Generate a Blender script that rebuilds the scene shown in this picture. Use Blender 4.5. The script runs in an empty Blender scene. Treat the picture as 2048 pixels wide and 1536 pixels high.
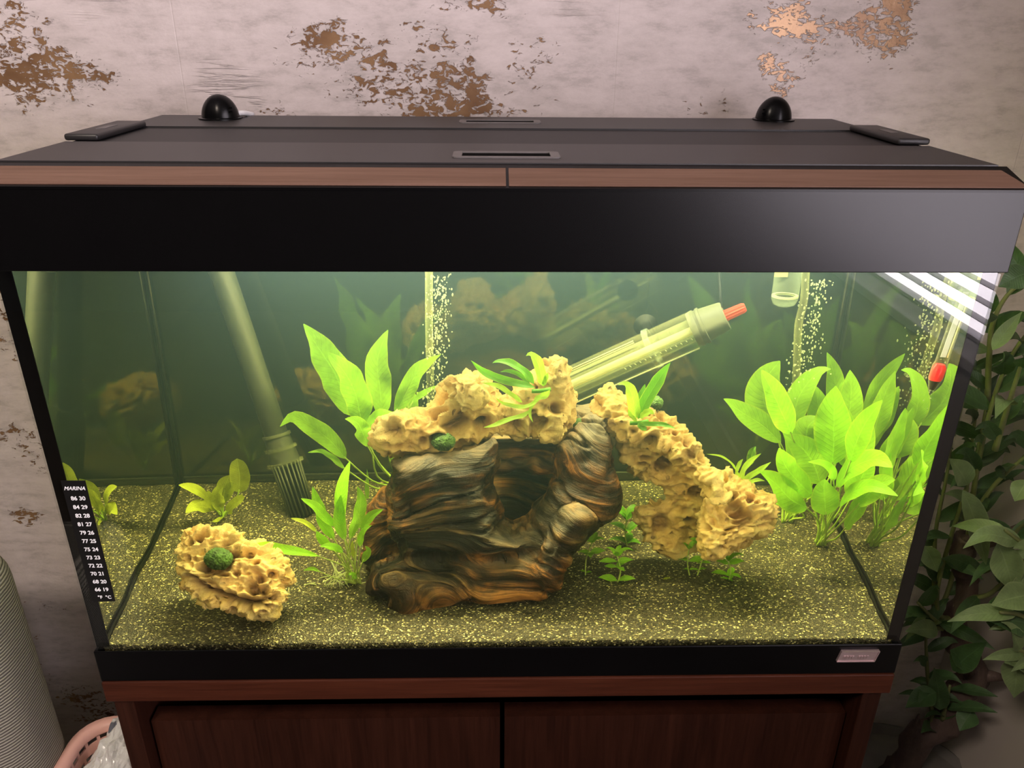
import bpy, bmesh, math, random
import numpy as np
from mathutils import Vector, Matrix
from mathutils.bvhtree import BVHTree

S = bpy.context.scene
COL = S.collection
R = random.Random(7)

# ------------------------------------------------------------------ camera, world, lights, exposure
CAM = np.array([-0.0087, -0.6108, 0.5993])
PITCH, YAW, ROLL, FPX = 0.4265, 0.0257, 0.0088, 1578.6
cp, sp = math.cos(PITCH), math.sin(PITCH)
FWD = np.array([math.sin(YAW) * cp, math.cos(YAW) * cp, -sp])
RT0 = np.array([math.cos(YAW), -math.sin(YAW), 0.0])
UP0 = np.cross(RT0, FWD)
RT = RT0 * math.cos(ROLL) + UP0 * math.sin(ROLL)
UP = UP0 * math.cos(ROLL) - RT0 * math.sin(ROLL)
cam = bpy.data.cameras.new('camera')
cam.sensor_width = 36.0
cam.lens = 36.0 * FPX / 2048.0
cam.clip_start = 0.01
co = bpy.data.objects.new('camera', cam)
COL.objects.link(co)
m = Matrix.Identity(4)
for i in range(3):
    m[i][0], m[i][1], m[i][2], m[i][3] = RT[i], UP[i], -FWD[i], CAM[i]
co.matrix_world = m
S.camera = co

w = bpy.data.worlds.new('world')
S.world = w
w.use_nodes = True
w.node_tree.nodes['Background'].inputs[0].default_value = (0.62, 0.6, 0.72, 1)
w.node_tree.nodes['Background'].inputs[1].default_value = 0.6
S.view_settings.view_transform = 'Standard'
S.view_settings.look = 'None'
S.view_settings.gamma = 1
S.view_settings.use_curve_mapping = False
S.view_settings.exposure = 0.0
S.cycles.max_bounces = 12
S.cycles.transmission_bounces = 10
S.cycles.diffuse_bounces = 3
S.cycles.glossy_bounces = 5
S.cycles.transparent_max_bounces = 24
S.cycles.volume_bounces = 1
S.cycles.sample_clamp_indirect = 3.0
S.cycles.sample_clamp_direct = 12.0
S.cycles.use_denoising = True
S.cycles.use_light_tree = True

WX = 0.775                                   # the side wall with the window
WIN = (-2.05, -0.47, 0.120, 1.30)            # y0 y1 z0 z1 of the window opening


def area(name, loc, rot, sx, sy, energy, color):
    l = bpy.data.lights.new(name, 'AREA')
    l.shape = 'RECTANGLE'
    l.size, l.size_y = sx, sy
    l.energy = energy
    l.color = color
    o = bpy.data.objects.new(name, l)
    o.location = loc
    o.rotation_euler = rot
    COL.objects.link(o)
    return o


# daylight standing in the window, behind its blind
area('window_daylight', (WX + 0.036, (WIN[0] + WIN[1]) / 2, (WIN[2] + WIN[3]) / 2), (0, math.pi / 2, 0),
     WIN[3] - WIN[2], WIN[1] - WIN[0], 78, (1.0, 0.89, 0.97))
# warm fill light added under the ceiling to brighten the wall; no lamp known
area('added_room_fill', (-0.7, -1.1, 1.60), (0, 0, 0), 0.35, 0.35, 29.0, (1.0, 0.84, 0.70))
# the two light tubes inside the hood
area('hood_tube_light', (0.03, 0.172, 0.462), (0, 0, 0), 0.62, 0.03, 23.0, (1.0, 0.95, 0.84))
area('hood_tube_light_rear', (0.03, 0.235, 0.462), (0, 0, 0), 0.62, 0.03, 2.2, (0.86, 0.96, 1.0))


# ------------------------------------------------------------------ where a line of sight meets a plane (through the water's front face at y = 0)
def ray(px, py):
    d = FWD + RT * (px - 1024) / FPX - UP * (py - 768) / FPX
    return d / np.linalg.norm(d)


def outy(px, py, Y):
    d = ray(px, py)
    return CAM + d * (Y - CAM[1]) / d[1]


def outz(px, py, Z):
    d = ray(px, py)
    return CAM + d * (Z - CAM[2]) / d[2]


def inray(px, py, n=1.33):
    d = ray(px, py)
    s = CAM + d * (-CAM[1]) / d[1]
    t = np.array([d[0] / n, 0, d[2] / n])
    t[1] = math.sqrt(1 - t @ t)
    return s, t


def iny(px, py, Y):
    s, t = inray(px, py)
    return s + t * (Y / t[1])


def inz(px, py, Z):
    s, t = inray(px, py)
    return s + t * ((Z - s[2]) / t[2])


def ipl(px, py, o, n):
    s, t = inray(px, py)
    return s + t * (((o - s) @ n) / (t @ n))


# ------------------------------------------------------------------ numpy noise
def _h(i, j, k, s):
    v = (i * 374761393 + j * 668265263 + k * 2147483647 + s * 974634777) & 0xffffffff
    v = ((v ^ (v >> 13)) * 1274126177) & 0xffffffff
    v = ((v ^ (v >> 16)) * 2246822519) & 0xffffffff
    return ((v ^ (v >> 15)) & 0xffffff) / float(0xffffff)


def vnoise(P, seed=0):
    P = np.asarray(P, float) + 1000.0
    I = np.floor(P).astype(np.int64)
    F = P - I
    F = F * F * (3 - 2 * F)
    r = 0
    for a in (0, 1):
        for b in (0, 1):
            for c in (0, 1):
                wt = (F[:, 0] if a else 1 - F[:, 0]) * (F[:, 1] if b else 1 - F[:, 1]) * (F[:, 2] if c else 1 - F[:, 2])
                r = r + wt * _h(I[:, 0] + a, I[:, 1] + b, I[:, 2] + c, seed)
    return r * 2 - 1


def fbm(P, f, octv=4, seed=0, gain=0.5):
    r, a = 0, 1
    for o in range(octv):
        r = r + a * vnoise(P * f, seed + o * 17)
        f *= 2.03
        a *= gain
    return r


def ridged(P, f, octv=3, seed=0):
    r, a = 0, 1
    for o in range(octv):
        r = r + a * (1 - 2 * np.abs(vnoise(P * f, seed + o * 13)))
        f *= 2.1
        a *= 0.5
    return r


def worley(P, f, seed=0):
    Q = P * f + 1000.0
    I = np.floor(Q).astype(np.int64)
    best = np.full(len(Q), 9.0)
    val = np.zeros(len(Q))
    for a in (-1, 0, 1):
        for b in (-1, 0, 1):
            for c in (-1, 0, 1):
                i, j, k = I[:, 0] + a, I[:, 1] + b, I[:, 2] + c
                d = np.sqrt((i + _h(i, j, k, seed) - Q[:, 0]) ** 2 + (j + _h(i, j, k, seed + 1) - Q[:, 1]) ** 2
                            + (k + _h(i, j, k, seed + 2) - Q[:, 2]) ** 2)
                m_ = d < best
                val = np.where(m_, _h(i, j, k, seed + 3), val)
                best = np.where(m_, d, best)
    return best, val


# ------------------------------------------------------------------ materials
class NT:
    def __init__(self, name):
        self.m = bpy.data.materials.new(name)
        self.m.use_nodes = True
        self.t = self.m.node_tree
        self.t.nodes.clear()
        self.out = self.n('ShaderNodeOutputMaterial')

    def n(self, typ, **kw):
        nd = self.t.nodes.new(typ)
        for k, v in kw.items():
            if k.startswith('i_'):
                nd.inputs[k[2:].replace('_', ' ')].default_value = v
            else:
                setattr(nd, k, v)
        return nd

    def l(self, a, b):
        self.t.links.new(a, b)

    def ramp(self, fac, stops, interp='LINEAR'):
        r = self.n('ShaderNodeValToRGB')
        r.color_ramp.interpolation = interp
        e = r.color_ramp.elements
        while len(e) < len(stops):
            e.new(0.5)
        for q, (p, c) in zip(e, stops):
            q.position = p
            q.color = (*c, 1) if len(c) == 3 else c
        self.l(fac, r.inputs[0])
        return r.outputs[0]

    def noise(self, scale, detail=4, rough=0.6, stretch=None, coord='Object', dist=0.0):
        tc = self.n('ShaderNodeTexCoord')
        src = tc.outputs[coord]
        if stretch:
            mp = self.n('ShaderNodeMapping')
            mp.inputs['Scale'].default_value = stretch
            self.l(src, mp.inputs[0])
            src = mp.outputs[0]
        nz = self.n('ShaderNodeTexNoise')
        nz.inputs['Scale'].default_value = scale
        nz.inputs['Detail'].default_value = detail
        nz.inputs['Roughness'].default_value = rough
        nz.inputs['Distortion'].default_value = dist
        self.l(src, nz.inputs[0])
        return nz.outputs[0]

    def bump(self, h, strength, dist, norm=None):
        b = self.n('ShaderNodeBump')
        b.inputs['Strength'].default_value = strength
        b.inputs['Distance'].default_value = dist
        self.l(h, b.inputs['Height'])
        if norm:
            self.l(norm, b.inputs['Normal'])
        return b.outputs[0]

    def math(self, op, a, b=None, clamp=False):
        x = self.n('ShaderNodeMath', operation=op)
        x.use_clamp = clamp
        for k, v in ((0, a), (1, b)):
            if v is None:
                continue
            if isinstance(v, (int, float)):
                x.inputs[k].default_value = v
            else:
                self.l(v, x.inputs[k])
        return x.outputs[0]

    def mix(self, fac, a, b, mode='MIX'):
        x = self.n('ShaderNodeMix', data_type='RGBA', blend_type=mode)
        for k, v in ((0, fac), (6, a), (7, b)):
            if isinstance(v, (int, float)):
                x.inputs[k].default_value = v
            elif isinstance(v, tuple):
                x.inputs[k].default_value = (*v, 1)
            else:
                self.l(v, x.inputs[k])
        return x.outputs[2]

    def pbr(self, color, rough=0.5, metal=0.0, normal=None, spec=0.5, **kw):
        b = self.n('ShaderNodeBsdfPrincipled')
        if isinstance(color, tuple):
            b.inputs['Base Color'].default_value = (*color, 1)
        else:
            self.l(color, b.inputs['Base Color'])
        for nm, v in (('Roughness', rough), ('Metallic', metal), ('Specular IOR Level', spec)):
            if isinstance(v, (int, float)):
                b.inputs[nm].default_value = v
            else:
                self.l(v, b.inputs[nm])
        if normal:
            self.l(normal, b.inputs['Normal'])
        for k, v in kw.items():
            b.inputs[k.replace('_', ' ')].default_value = v
        return b.outputs[0]

    def done(self, shader):
        self.l(shader, self.out.inputs['Surface'])
        return self.m


M = {}


def simple(name, color, rough=0.5, metal=0.0, spec=0.5, var=0.12, nscale=30, bump=0.0):
    t = NT(name)
    nz = t.noise(nscale, 4)
    dark = tuple(c * (1 - var) for c in color)
    lite = tuple(min(1, c * (1 + var)) for c in color)
    col = t.ramp(nz, [(0.3, dark), (0.7, lite)])
    M[name] = t.done(t.pbr(col, rough, metal, t.bump(nz, bump, 0.002) if bump else None, spec))
    return M[name]


simple('black_plastic', (0.0020, 0.0020, 0.0022), 0.28, spec=0.2)
simple('front_gloss', (0.0022, 0.0021, 0.0022), 0.27, spec=0.24, var=0.05)
simple('hood_plastic', (0.018, 0.0165, 0.01725), 0.45, spec=0.5, var=0.06, nscale=8)
simple('hood_recess', (0.009, 0.00825, 0.009), 0.55)
simple('vent_frame', (0.13, 0.118, 0.118), 0.45)
simple('black_hole', (0.0012, 0.0012, 0.0012), 0.9, spec=0.05)
simple('silicone', (0.002, 0.002, 0.002), 0.4, spec=0.12)
simple('black_film', (0.006, 0.008, 0.007), 0.06, spec=0.9)
simple('badge_silver', (0.55, 0.42, 0.42), 0.35, metal=0.7)
simple('white_print', (0.85, 0.85, 0.85), 0.6)
simple('sticker', (0.005, 0.005, 0.005), 0.4)
simple('dark_pipe', (0.014, 0.016, 0.012), 0.5)
simple('strainer', (0.03, 0.033, 0.025), 0.45)
simple('heater_cap', (0.06, 0.063, 0.04), 0.5)
simple('red_knob', (0.95, 0.08, 0.05), 0.35)
simple('red_shot', (0.75, 0.01, 0.02), 0.25)
simple('ceramic', (0.8, 0.8, 0.62), 0.4)
simple('pink_plastic', (0.78, 0.45, 0.39), 0.42, var=0.05)
simple('dark_wall', (0.045, 0.04, 0.038), 0.8)
simple('plain_wall', (0.45, 0.405, 0.36), 0.45, var=0.05, nscale=4)
simple('ceiling_paint', (0.6, 0.58, 0.56), 0.8)
simple('skirting_paint', (0.62, 0.60, 0.57), 0.4, var=0.04)
simple('slat_white', (0.55, 0.53, 0.55), 0.5)
simple('pale_root', (0.75, 0.8, 0.45), 0.6)
simple('pot_grey', (0.12, 0.11, 0.10), 0.6)
simple('soil', (0.03, 0.02, 0.015), 0.9)
simple('worm', (0.85, 0.8, 0.6), 0.5)
simple('yellow_label', (0.9, 0.85, 0.5), 0.5)


def wood(name, axis, c0, c1, c2, rough=0.42, spec=0.18):
    t = NT(name)
    st = [9.0, 9.0, 9.0]
    st[axis] = 0.6
    nz = t.noise(5.0, 6, 0.65, tuple(st), dist=0.6)
    fine = t.noise(40.0, 3, 0.6, tuple(s * (1.0 if k != axis else 0.5) for k, s in enumerate(st)))
    col = t.ramp(nz, [(0.3, c0), (0.5, c1), (0.68, c2)])
    col = t.mix(0.35, col, t.ramp(fine, [(0.35, c0), (0.65, c2)]))
    M[name] = t.done(t.pbr(col, rough, 0, t.bump(fine, 0.12, 0.001), spec))


wood('walnut_x', 0, (0.027, 0.00675, 0.0033), (0.051, 0.0135, 0.0063), (0.078, 0.0225, 0.0105))
wood('walnut_z', 2, (0.012, 0.0036, 0.0021), (0.0225, 0.00675, 0.0036), (0.036, 0.01125, 0.006))
wood('trim_wood', 0, (0.1125, 0.0615, 0.0405), (0.1575, 0.09, 0.063), (0.2025, 0.1185, 0.0855), 0.5)
wood('floor_wood', 0, (0.03, 0.02, 0.013), (0.05, 0.035, 0.022), (0.07, 0.05, 0.032))

# wallpaper: plaster look with gold brown flakes where the 'wear' attribute is high
t = NT('wallpaper')
at_ = t.n('ShaderNodeAttribute', attribute_name='wear')
n1 = t.noise(26, 6, 0.7, (0.8, 1.0, 1.5), dist=0.3)
n1b = t.noise(120, 4, 0.6, (0.8, 1.0, 1.3), dist=0.8)
nn = t.math('ADD', t.math('MULTIPLY', n1, 0.42), t.math('MULTIPLY', n1b, 0.58))
v = t.math('ADD', nn, t.math('MULTIPLY', at_.outputs['Fac'], 0.150))
flake = t.math('MULTIPLY', t.math('SUBTRACT', v, 0.610), 70, True)
halo = t.math('MULTIPLY', t.math('SUBTRACT', v, 0.585), 25, True)
n2 = t.noise(6, 8, 0.7, (0.7, 1, 1.4))
n3 = t.noise(45, 6, 0.7, (0.55, 1, 1.5))
base = t.ramp(n2, [(0.32, (0.435, 0.3842, 0.3625)), (0.5, (0.58, 0.5075, 0.493)), (0.7, (0.6815, 0.6018, 0.5873))])
base = t.mix(0.55, base, t.ramp(n3, [(0.33, (0.3625, 0.3219, 0.3045)), (0.47, (0.58, 0.5075, 0.493)), (0.62, (0.6815, 0.6018, 0.5873))]))
grey = t.math('MULTIPLY', t.math('SUBTRACT', t.noise(11, 7, 0.75, (0.8, 1, 1.3)), 0.55), 5, True)
base = t.mix(t.math('MULTIPLY', grey, 0.55), base, (0.3625, 0.3262, 0.3045))
ng = t.noise(14, 4)
gold = t.ramp(ng, [(0.35, (0.2175, 0.116, 0.0609)), (0.65, (0.377, 0.2248, 0.116))])
col = t.mix(flake, base, gold)
rgh = t.math('SUBTRACT', 0.62, t.math('MULTIPLY', flake, 0.28))
# raised horizontal cracks and paper seams
cr = t.noise(5, 5, 0.6, (0.55, 1, 9.0), dist=0.4)
crk = t.math('SUBTRACT', 1.0, t.math('MULTIPLY', t.math('ABSOLUTE', t.math('SUBTRACT', cr, 0.5)), 45), True)
crm = t.math('MULTIPLY', t.math('SUBTRACT', t.noise(4.3, 2, 0.5), 0.60), 10, True)
crk = t.math('MULTIPLY', crk, crm)
hgt = t.math('ADD', t.math('MULTIPLY', n3, 0.30), t.math('MULTIPLY', crk, 0.9))
hgt = t.math('ADD', hgt, t.math('MULTIPLY', t.math('SUBTRACT', halo, t.math('MULTIPLY', flake, 2.0)), 0.5))
hgt = t.math('ADD', hgt, t.math('MULTIPLY', t.noise(260, 3, 0.6), 0.10))
tc = t.n('ShaderNodeTexCoord')
sx = t.n('ShaderNodeSeparateXYZ')
t.l(tc.outputs['Object'], sx.inputs[0])
seam = t.math('PINGPONG', t.math('SUBTRACT', sx.outputs[0], 0.142), 0.265)
seam = t.math('SUBTRACT', 1.0, t.math('MULTIPLY', seam, 900), True)
hgt = t.math('SUBTRACT', hgt, t.math('MULTIPLY', seam, 0.18))
M['wallpaper'] = t.done(t.pbr(col, rgh, t.math('MULTIPLY', flake, 0.35), t.bump(hgt, 0.8, 0.0022)))

# dragon stone
t = NT('dragon_stone')
n1 = t.noise(16, 6, 0.65)
n2 = t.noise(85, 7, 0.75, dist=0.6)
tc = t.n('ShaderNodeTexCoord')
vo = t.n('ShaderNodeTexVoronoi', feature='F1')
vo.inputs['Scale'].default_value = 95
nzv = t.n('ShaderNodeTexNoise')
nzv.inputs['Scale'].default_value = 60
t.l(tc.outputs['Object'], nzv.inputs[0])
vm = t.n('ShaderNodeVectorMath', operation='MULTIPLY_ADD')
vm.inputs[1].default_value = (0.012, 0.012, 0.012)
t.l(nzv.outputs['Color'], vm.inputs[0])
t.l(tc.outputs['Object'], vm.inputs[2])
t.l(vm.outputs[0], vo.inputs['Vector'])
vsep = t.n('ShaderNodeSeparateColor')
t.l(vo.outputs['Color'], vsep.inputs[0])
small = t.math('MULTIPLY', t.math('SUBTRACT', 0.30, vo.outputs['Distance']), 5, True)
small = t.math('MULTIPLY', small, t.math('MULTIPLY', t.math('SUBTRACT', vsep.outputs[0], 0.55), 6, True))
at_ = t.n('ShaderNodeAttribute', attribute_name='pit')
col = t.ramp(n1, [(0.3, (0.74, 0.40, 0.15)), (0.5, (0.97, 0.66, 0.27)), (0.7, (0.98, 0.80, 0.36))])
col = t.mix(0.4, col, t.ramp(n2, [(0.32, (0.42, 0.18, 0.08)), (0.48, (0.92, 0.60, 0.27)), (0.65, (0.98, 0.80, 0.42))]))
col = t.mix(t.math('MULTIPLY', small, 0.6), col, (0.25, 0.11, 0.06))  # small pits tinted dark as if shaded inside
col = t.mix(t.math('MULTIPLY', at_.outputs['Fac'], 0.85, True), col, (0.15, 0.06, 0.035))  # larger pits coloured darker, imitating the shade in them
hh_ = t.math('ADD', n2, t.math('MULTIPLY', t.noise(260, 4), 0.35))
hh_ = t.math('SUBTRACT', hh_, t.math('MULTIPLY', small, 1.2))
M['dragon_stone'] = t.done(t.pbr(col, 0.85, 0, t.bump(hh_, 1.0, 0.0035), 0.25))

# driftwood
t = NT('driftwood')
fl = t.n('ShaderNodeAttribute', attribute_name='flow')
at_ = t.n('ShaderNodeAttribute', attribute_name='grain')
at2 = t.n('ShaderNodeAttribute', attribute_name='weather')


def flow_noise(sx_, sy_, sz_, det, rough):
    mp = t.n('ShaderNodeMapping')
    mp.inputs['Scale'].default_value = (sx_, sy_, sz_)
    t.l(fl.outputs['Vector'], mp.inputs[0])
    nz = t.n('ShaderNodeTexNoise')
    nz.inputs['Scale'].default_value = 1.0
    nz.inputs['Detail'].default_value = det
    nz.inputs['Roughness'].default_value = rough
    nz.inputs['Distortion'].default_value = 0.5
    t.l(mp.outputs[0], nz.inputs[0])
    return nz.outputs[0]


ga = flow_noise(12, 170, 60, 5, 0.7)
gb = flow_noise(7, 55, 25, 4, 0.6)
g = t.math('ADD', t.math('MULTIPLY', ga, 0.55), t.math('MULTIPLY', gb, 0.45))
g = t.math('ADD', g, t.math('MULTIPLY', t.math('SUBTRACT', at_.outputs['Fac'], 0.5), 0.22))
n1 = t.noise(9, 5, 0.6)
col = t.ramp(g, [(0.40, (0.003, 0.002, 0.0015)), (0.50, (0.013, 0.007, 0.003)), (0.57, (0.055, 0.028, 0.011)), (0.66, (0.20, 0.12, 0.05))])
red = t.ramp(g, [(0.40, (0.008, 0.003, 0.0015)), (0.50, (0.075, 0.026, 0.007)), (0.62, (0.42, 0.17, 0.045))])
col = t.mix(t.math('MULTIPLY', t.math('SUBTRACT', n1, 0.44), 8, True), col, red)
drk = t.math('MULTIPLY', t.math('SUBTRACT', t.noise(15, 5, 0.6, (1, 1, 1.8)), 0.53), 9, True)
col = t.mix(t.math('MULTIPLY', drk, 0.8), col, (0.006, 0.005, 0.004))
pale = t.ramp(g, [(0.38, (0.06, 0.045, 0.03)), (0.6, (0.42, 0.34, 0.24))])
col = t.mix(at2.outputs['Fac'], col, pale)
fine = t.noise(300, 3, 0.6)
M['driftwood'] = t.done(t.pbr(col, 0.50, 0, t.bump(t.math('ADD', g, t.math('MULTIPLY', fine, 0.12)), 1.0, 0.006), 0.28))

# sand: dark grains with pale specks, grain glints put in as colour
t = NT('dark_sand')
tc = t.n('ShaderNodeTexCoord')
vo = t.n('ShaderNodeTexVoronoi')
vo.inputs['Scale'].default_value = 620
t.l(tc.outputs['Object'], vo.inputs['Vector'])
sc_ = t.n('ShaderNodeSeparateColor')
t.l(vo.outputs['Color'], sc_.inputs[0])
dk = t.ramp(sc_.outputs[0], [(0.0, (0.012, 0.009, 0.006)), (0.5, (0.028, 0.021, 0.012)), (0.83, (0.065, 0.048, 0.026)),
                             (0.925, (0.26, 0.21, 0.105)), (1.0, (0.95, 0.85, 0.50))])
n1 = t.noise(7, 5, 0.6, (1.0, 2.2, 1))
col = t.mix(t.math('MULTIPLY', t.math('SUBTRACT', n1, 0.40), 2.0, True), dk, (0.030, 0.023, 0.013))
col = t.mix(0.62, dk, col)
bb = t.math('ADD', t.math('MULTIPLY', sc_.outputs[1], 0.7), t.math('MULTIPLY', vo.outputs['Distance'], 1.2))
M['dark_sand'] = t.done(t.pbr(col, 0.42, 0, t.bump(bb, 0.8, 0.0016), 0.7))


def leaf_mat(name, c, trans=0.45, veins=1.0, rough=0.45, yellow=(0.65, 0.70, 0.06)):
    t = NT(name)
    u = t.n('ShaderNodeAttribute', attribute_name='leaf_u')
    nz = t.noise(28, 5, 0.6)
    dark = tuple(x * 0.62 for x in c)
    lite = tuple(min(1, x * 1.25) for x in c)
    col = t.ramp(nz, [(0.3, dark), (0.55, c), (0.75, lite)])
    mid = t.math('SUBTRACT', 1.0, t.math('MULTIPLY', t.math('ABSOLUTE', u.outputs['Fac']), 14), True)
    col = t.mix(t.math('MULTIPLY', mid, 0.40 * veins), col, tuple(min(1, x * 1.5 + 0.04) for x in c))
    edge = t.math('MULTIPLY', t.math('SUBTRACT', t.math('ABSOLUTE', u.outputs['Fac']), 0.86), 5, True)
    col = t.mix(t.math('MULTIPLY', edge, 0.5 * veins), col, yellow)
    lv = t.n('ShaderNodeAttribute', attribute_name='leaf_v')
    ph_ = t.math('SUBTRACT', t.math('MULTIPLY', lv.outputs['Fac'], 15.0), t.math('MULTIPLY', t.math('ABSOLUTE', u.outputs['Fac']), 2.6))
    fr_ = t.math('ABSOLUTE', t.math('SUBTRACT', t.math('FRACT', ph_), 0.5))
    vein = t.math('SUBTRACT', 1.0, t.math('MULTIPLY', fr_, 6.0), True)
    col = t.mix(t.math('MULTIPLY', vein, 0.20 * veins), col, tuple(x * 0.55 for x in c))
    n2_ = t.noise(95, 5, 0.7)
    col = t.mix(t.math('MULTIPLY', t.math('SUBTRACT', n2_, 0.5), 1.6, True), col, tuple(x * 0.55 for x in c))
    wv = t.math('ADD', t.noise(160, 2, 0.5), t.math('MULTIPLY', vein, -0.35))
    bmp = t.bump(t.math('ADD', wv, t.math('MULTIPLY', mid, -0.6)), 0.35, 0.0012)
    p = t.pbr(col, rough, 0, bmp, 0.4)
    tr = t.n('ShaderNodeBsdfTranslucent')
    t.l(col, tr.inputs['Color'])
    t.l(bmp, tr.inputs['Normal'])
    mx = t.n('ShaderNodeMixShader')
    mx.inputs[0].default_value = trans
    t.l(p, mx.inputs[1])
    t.l(tr.outputs[0], mx.inputs[2])
    M[name] = t.done(mx.outputs[0])


leaf_mat('sword_leaf', (0.30, 0.58, 0.045), 0.5)
leaf_mat('bright_leaf', (0.30, 0.64, 0.035), 0.42)
leaf_mat('olive_leaf', (0.46, 0.54, 0.06), 0.5)
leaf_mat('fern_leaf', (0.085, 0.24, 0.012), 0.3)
leaf_mat('fern_leaf_pale', (0.32, 0.50, 0.045), 0.45)
leaf_mat('tree_leaf', (0.048, 0.099, 0.033), 0.12, 0.9, 0.4, (0.12, 0.165, 0.075))
leaf_mat('tree_leaf_pale', (0.165, 0.2325, 0.0975), 0.15, 0.9, 0.45, (0.3, 0.33, 0.18))
simple('stem_green', (0.34, 0.50, 0.08), 0.5, var=0.3)
simple('stem_pale', (0.48, 0.60, 0.16), 0.5, var=0.3)
simple('twig_green', (0.135, 0.15, 0.0525), 0.55, var=0.3)
simple('moss', (0.030, 0.068, 0.006), 0.9, var=0.6, nscale=140, bump=1.0)

t = NT('trunk_bark')
nz = t.noise(16, 6, 0.7, (1, 1, 0.35))
M['trunk_bark'] = t.done(t.pbr(t.ramp(nz, [(0.3, (0.03, 0.018, 0.015)), (0.7, (0.1275, 0.0825, 0.0675))]), 0.7, 0, t.bump(nz, 0.9, 0.006)))

t = NT('ribbed_fabric')
tc = t.n('ShaderNodeTexCoord')
wv = t.n('ShaderNodeTexWave', wave_type='BANDS', bands_direction='Z')
wv.inputs['Scale'].default_value = 68
wv.inputs['Distortion'].default_value = 0.6
wv.inputs['Detail'].default_value = 1
wv.inputs['Detail Scale'].default_value = 1.2
t.l(tc.outputs['Object'], wv.inputs[0])
nz = t.noise(500, 2)
col = t.ramp(wv.outputs['Fac'], [(0.1, (0.12, 0.1125, 0.093)), (0.6, (0.375, 0.36, 0.3))])
M['ribbed_fabric'] = t.done(t.pbr(col, 0.9, 0, t.bump(t.math('ADD', wv.outputs['Fac'], t.math('MULTIPLY', nz, 0.3)), 0.8, 0.0015), 0.2))

t = NT('bag_plastic')
nz = t.noise(22, 3, 0.4)
v_ = t.math('MULTIPLY', t.math('SUBTRACT', nz, 0.65), 40, True)
M['bag_plastic'] = t.done(t.pbr(t.mix(v_, (0.72, 0.72, 0.70), (0.12, 0.13, 0.16)), 0.25, 0, None, 0.6))


def clear(name, tint, edge, strength=1.0, rough=0.03, power=0.25):
    """clear plastic or thin glass tube: see-through face on, reflecting and tinted towards its edges"""
    t = NT(name)
    lw = t.n('ShaderNodeLayerWeight')
    lw.inputs['Blend'].default_value = power
    tr = t.n('ShaderNodeBsdfTransparent')
    tr.inputs[0].default_value = (*tint, 1)
    gl = t.pbr(edge, rough, 0, None, 1.0)
    mx = t.n('ShaderNodeMixShader')
    fac = t.math('ADD', t.math('MULTIPLY', lw.outputs['Facing'], 0.75 * strength), 0.08 * strength, True)
    t.l(fac, mx.inputs[0])
    t.l(tr.outputs[0], mx.inputs[1])
    t.l(gl, mx.inputs[2])
    M[name] = t.done(mx.outputs[0])


clear('clear_tube', (0.98, 0.99, 0.93), (0.70, 0.72, 0.42), 0.38)
clear('clear_guard', (0.98, 0.99, 0.95), (0.85, 0.86, 0.50), 0.10)
clear('clear_cup', (0.97, 0.99, 0.97), (0.6, 0.7, 0.6), 0.35)
clear('bubble', (0.97, 1.0, 0.95), (0.95, 0.96, 0.80), 1.25, power=0.5)

# front pane: thin float glass, seen through with its surface reflections
t = NT('float_glass')
fr = t.n('ShaderNodeFresnel')
geo_ = t.n('ShaderNodeNewGeometry')
t.l(t.math('SUBTRACT', 1.5, t.math('MULTIPLY', geo_.outputs['Backfacing'], 1.5 - 1 / 1.5)), fr.inputs['IOR'])
tr = t.n('ShaderNodeBsdfTransparent')
tr.inputs[0].default_value = (0.985, 0.995, 0.985, 1)
gl = t.n('ShaderNodeBsdfGlossy')
gl.inputs['Roughness'].default_value = 0.0
mx = t.n('ShaderNodeMixShader')
t.l(fr.outputs[0], mx.inputs[0])
t.l(tr.outputs[0], mx.inputs[1])
t.l(gl.outputs[0], mx.inputs[2])
M['float_glass'] = t.done(mx.outputs[0])

t = NT('water')
g_ = t.n('ShaderNodeBsdfRefraction')
g_.inputs['IOR'].default_value = 1.33
g_.inputs['Roughness'].default_value = 0.0
fr = t.n('ShaderNodeFresnel')
fr.inputs['IOR'].default_value = 1.33
gl = t.n('ShaderNodeBsdfGlossy')
gl.inputs['Roughness'].default_value = 0.0
mx = t.n('ShaderNodeMixShader')
t.l(fr.outputs[0], mx.inputs[0])
t.l(g_.outputs[0], mx.inputs[1])
t.l(gl.outputs[0], mx.inputs[2])
M['water'] = t.done(mx.outputs[0])

# the murk: fine particles scatter, tannin swallows blue
t = NT('water_haze')
sc1 = t.n('ShaderNodeVolumeScatter')
sc1.inputs['Color'].default_value = (0.56, 0.88, 1.0, 1)
sc1.inputs['Density'].default_value = 0.115
sc1.inputs['Anisotropy'].default_value = 0.35
ab = t.n('ShaderNodeVolumeAbsorption')
ab.inputs['Color'].default_value = (0.70, 0.69, 0.10, 1)
ab.inputs['Density'].default_value = 3.0
ad = t.n('ShaderNodeAddShader')
t.l(sc1.outputs[0], ad.inputs[0])
t.l(ab.outputs[0], ad.inputs[1])
t.l(ad.outputs[0], t.out.inputs['Volume'])
M['water_haze'] = t.m


# ------------------------------------------------------------------ object helpers
def link(name, me, mat=None, parent=None, smooth=False):
    if mat is not None and not me.materials:
        me.materials.append(M[mat] if isinstance(mat, str) else mat)
    if smooth:
        me.polygons.foreach_set('use_smooth', [True] * len(me.polygons))
    o = bpy.data.objects.new(name, me)
    COL.objects.link(o)
    if parent:
        o.parent = parent
    return o


def mesh(name, verts, faces, mat=None, parent=None, smooth=False):
    me = bpy.data.meshes.new(name)
    me.from_pydata([tuple(map(float, v_)) for v_ in verts], [], [tuple(map(int, f_)) for f_ in faces])
    me.update()
    return link(name, me, mat, parent, smooth)


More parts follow.
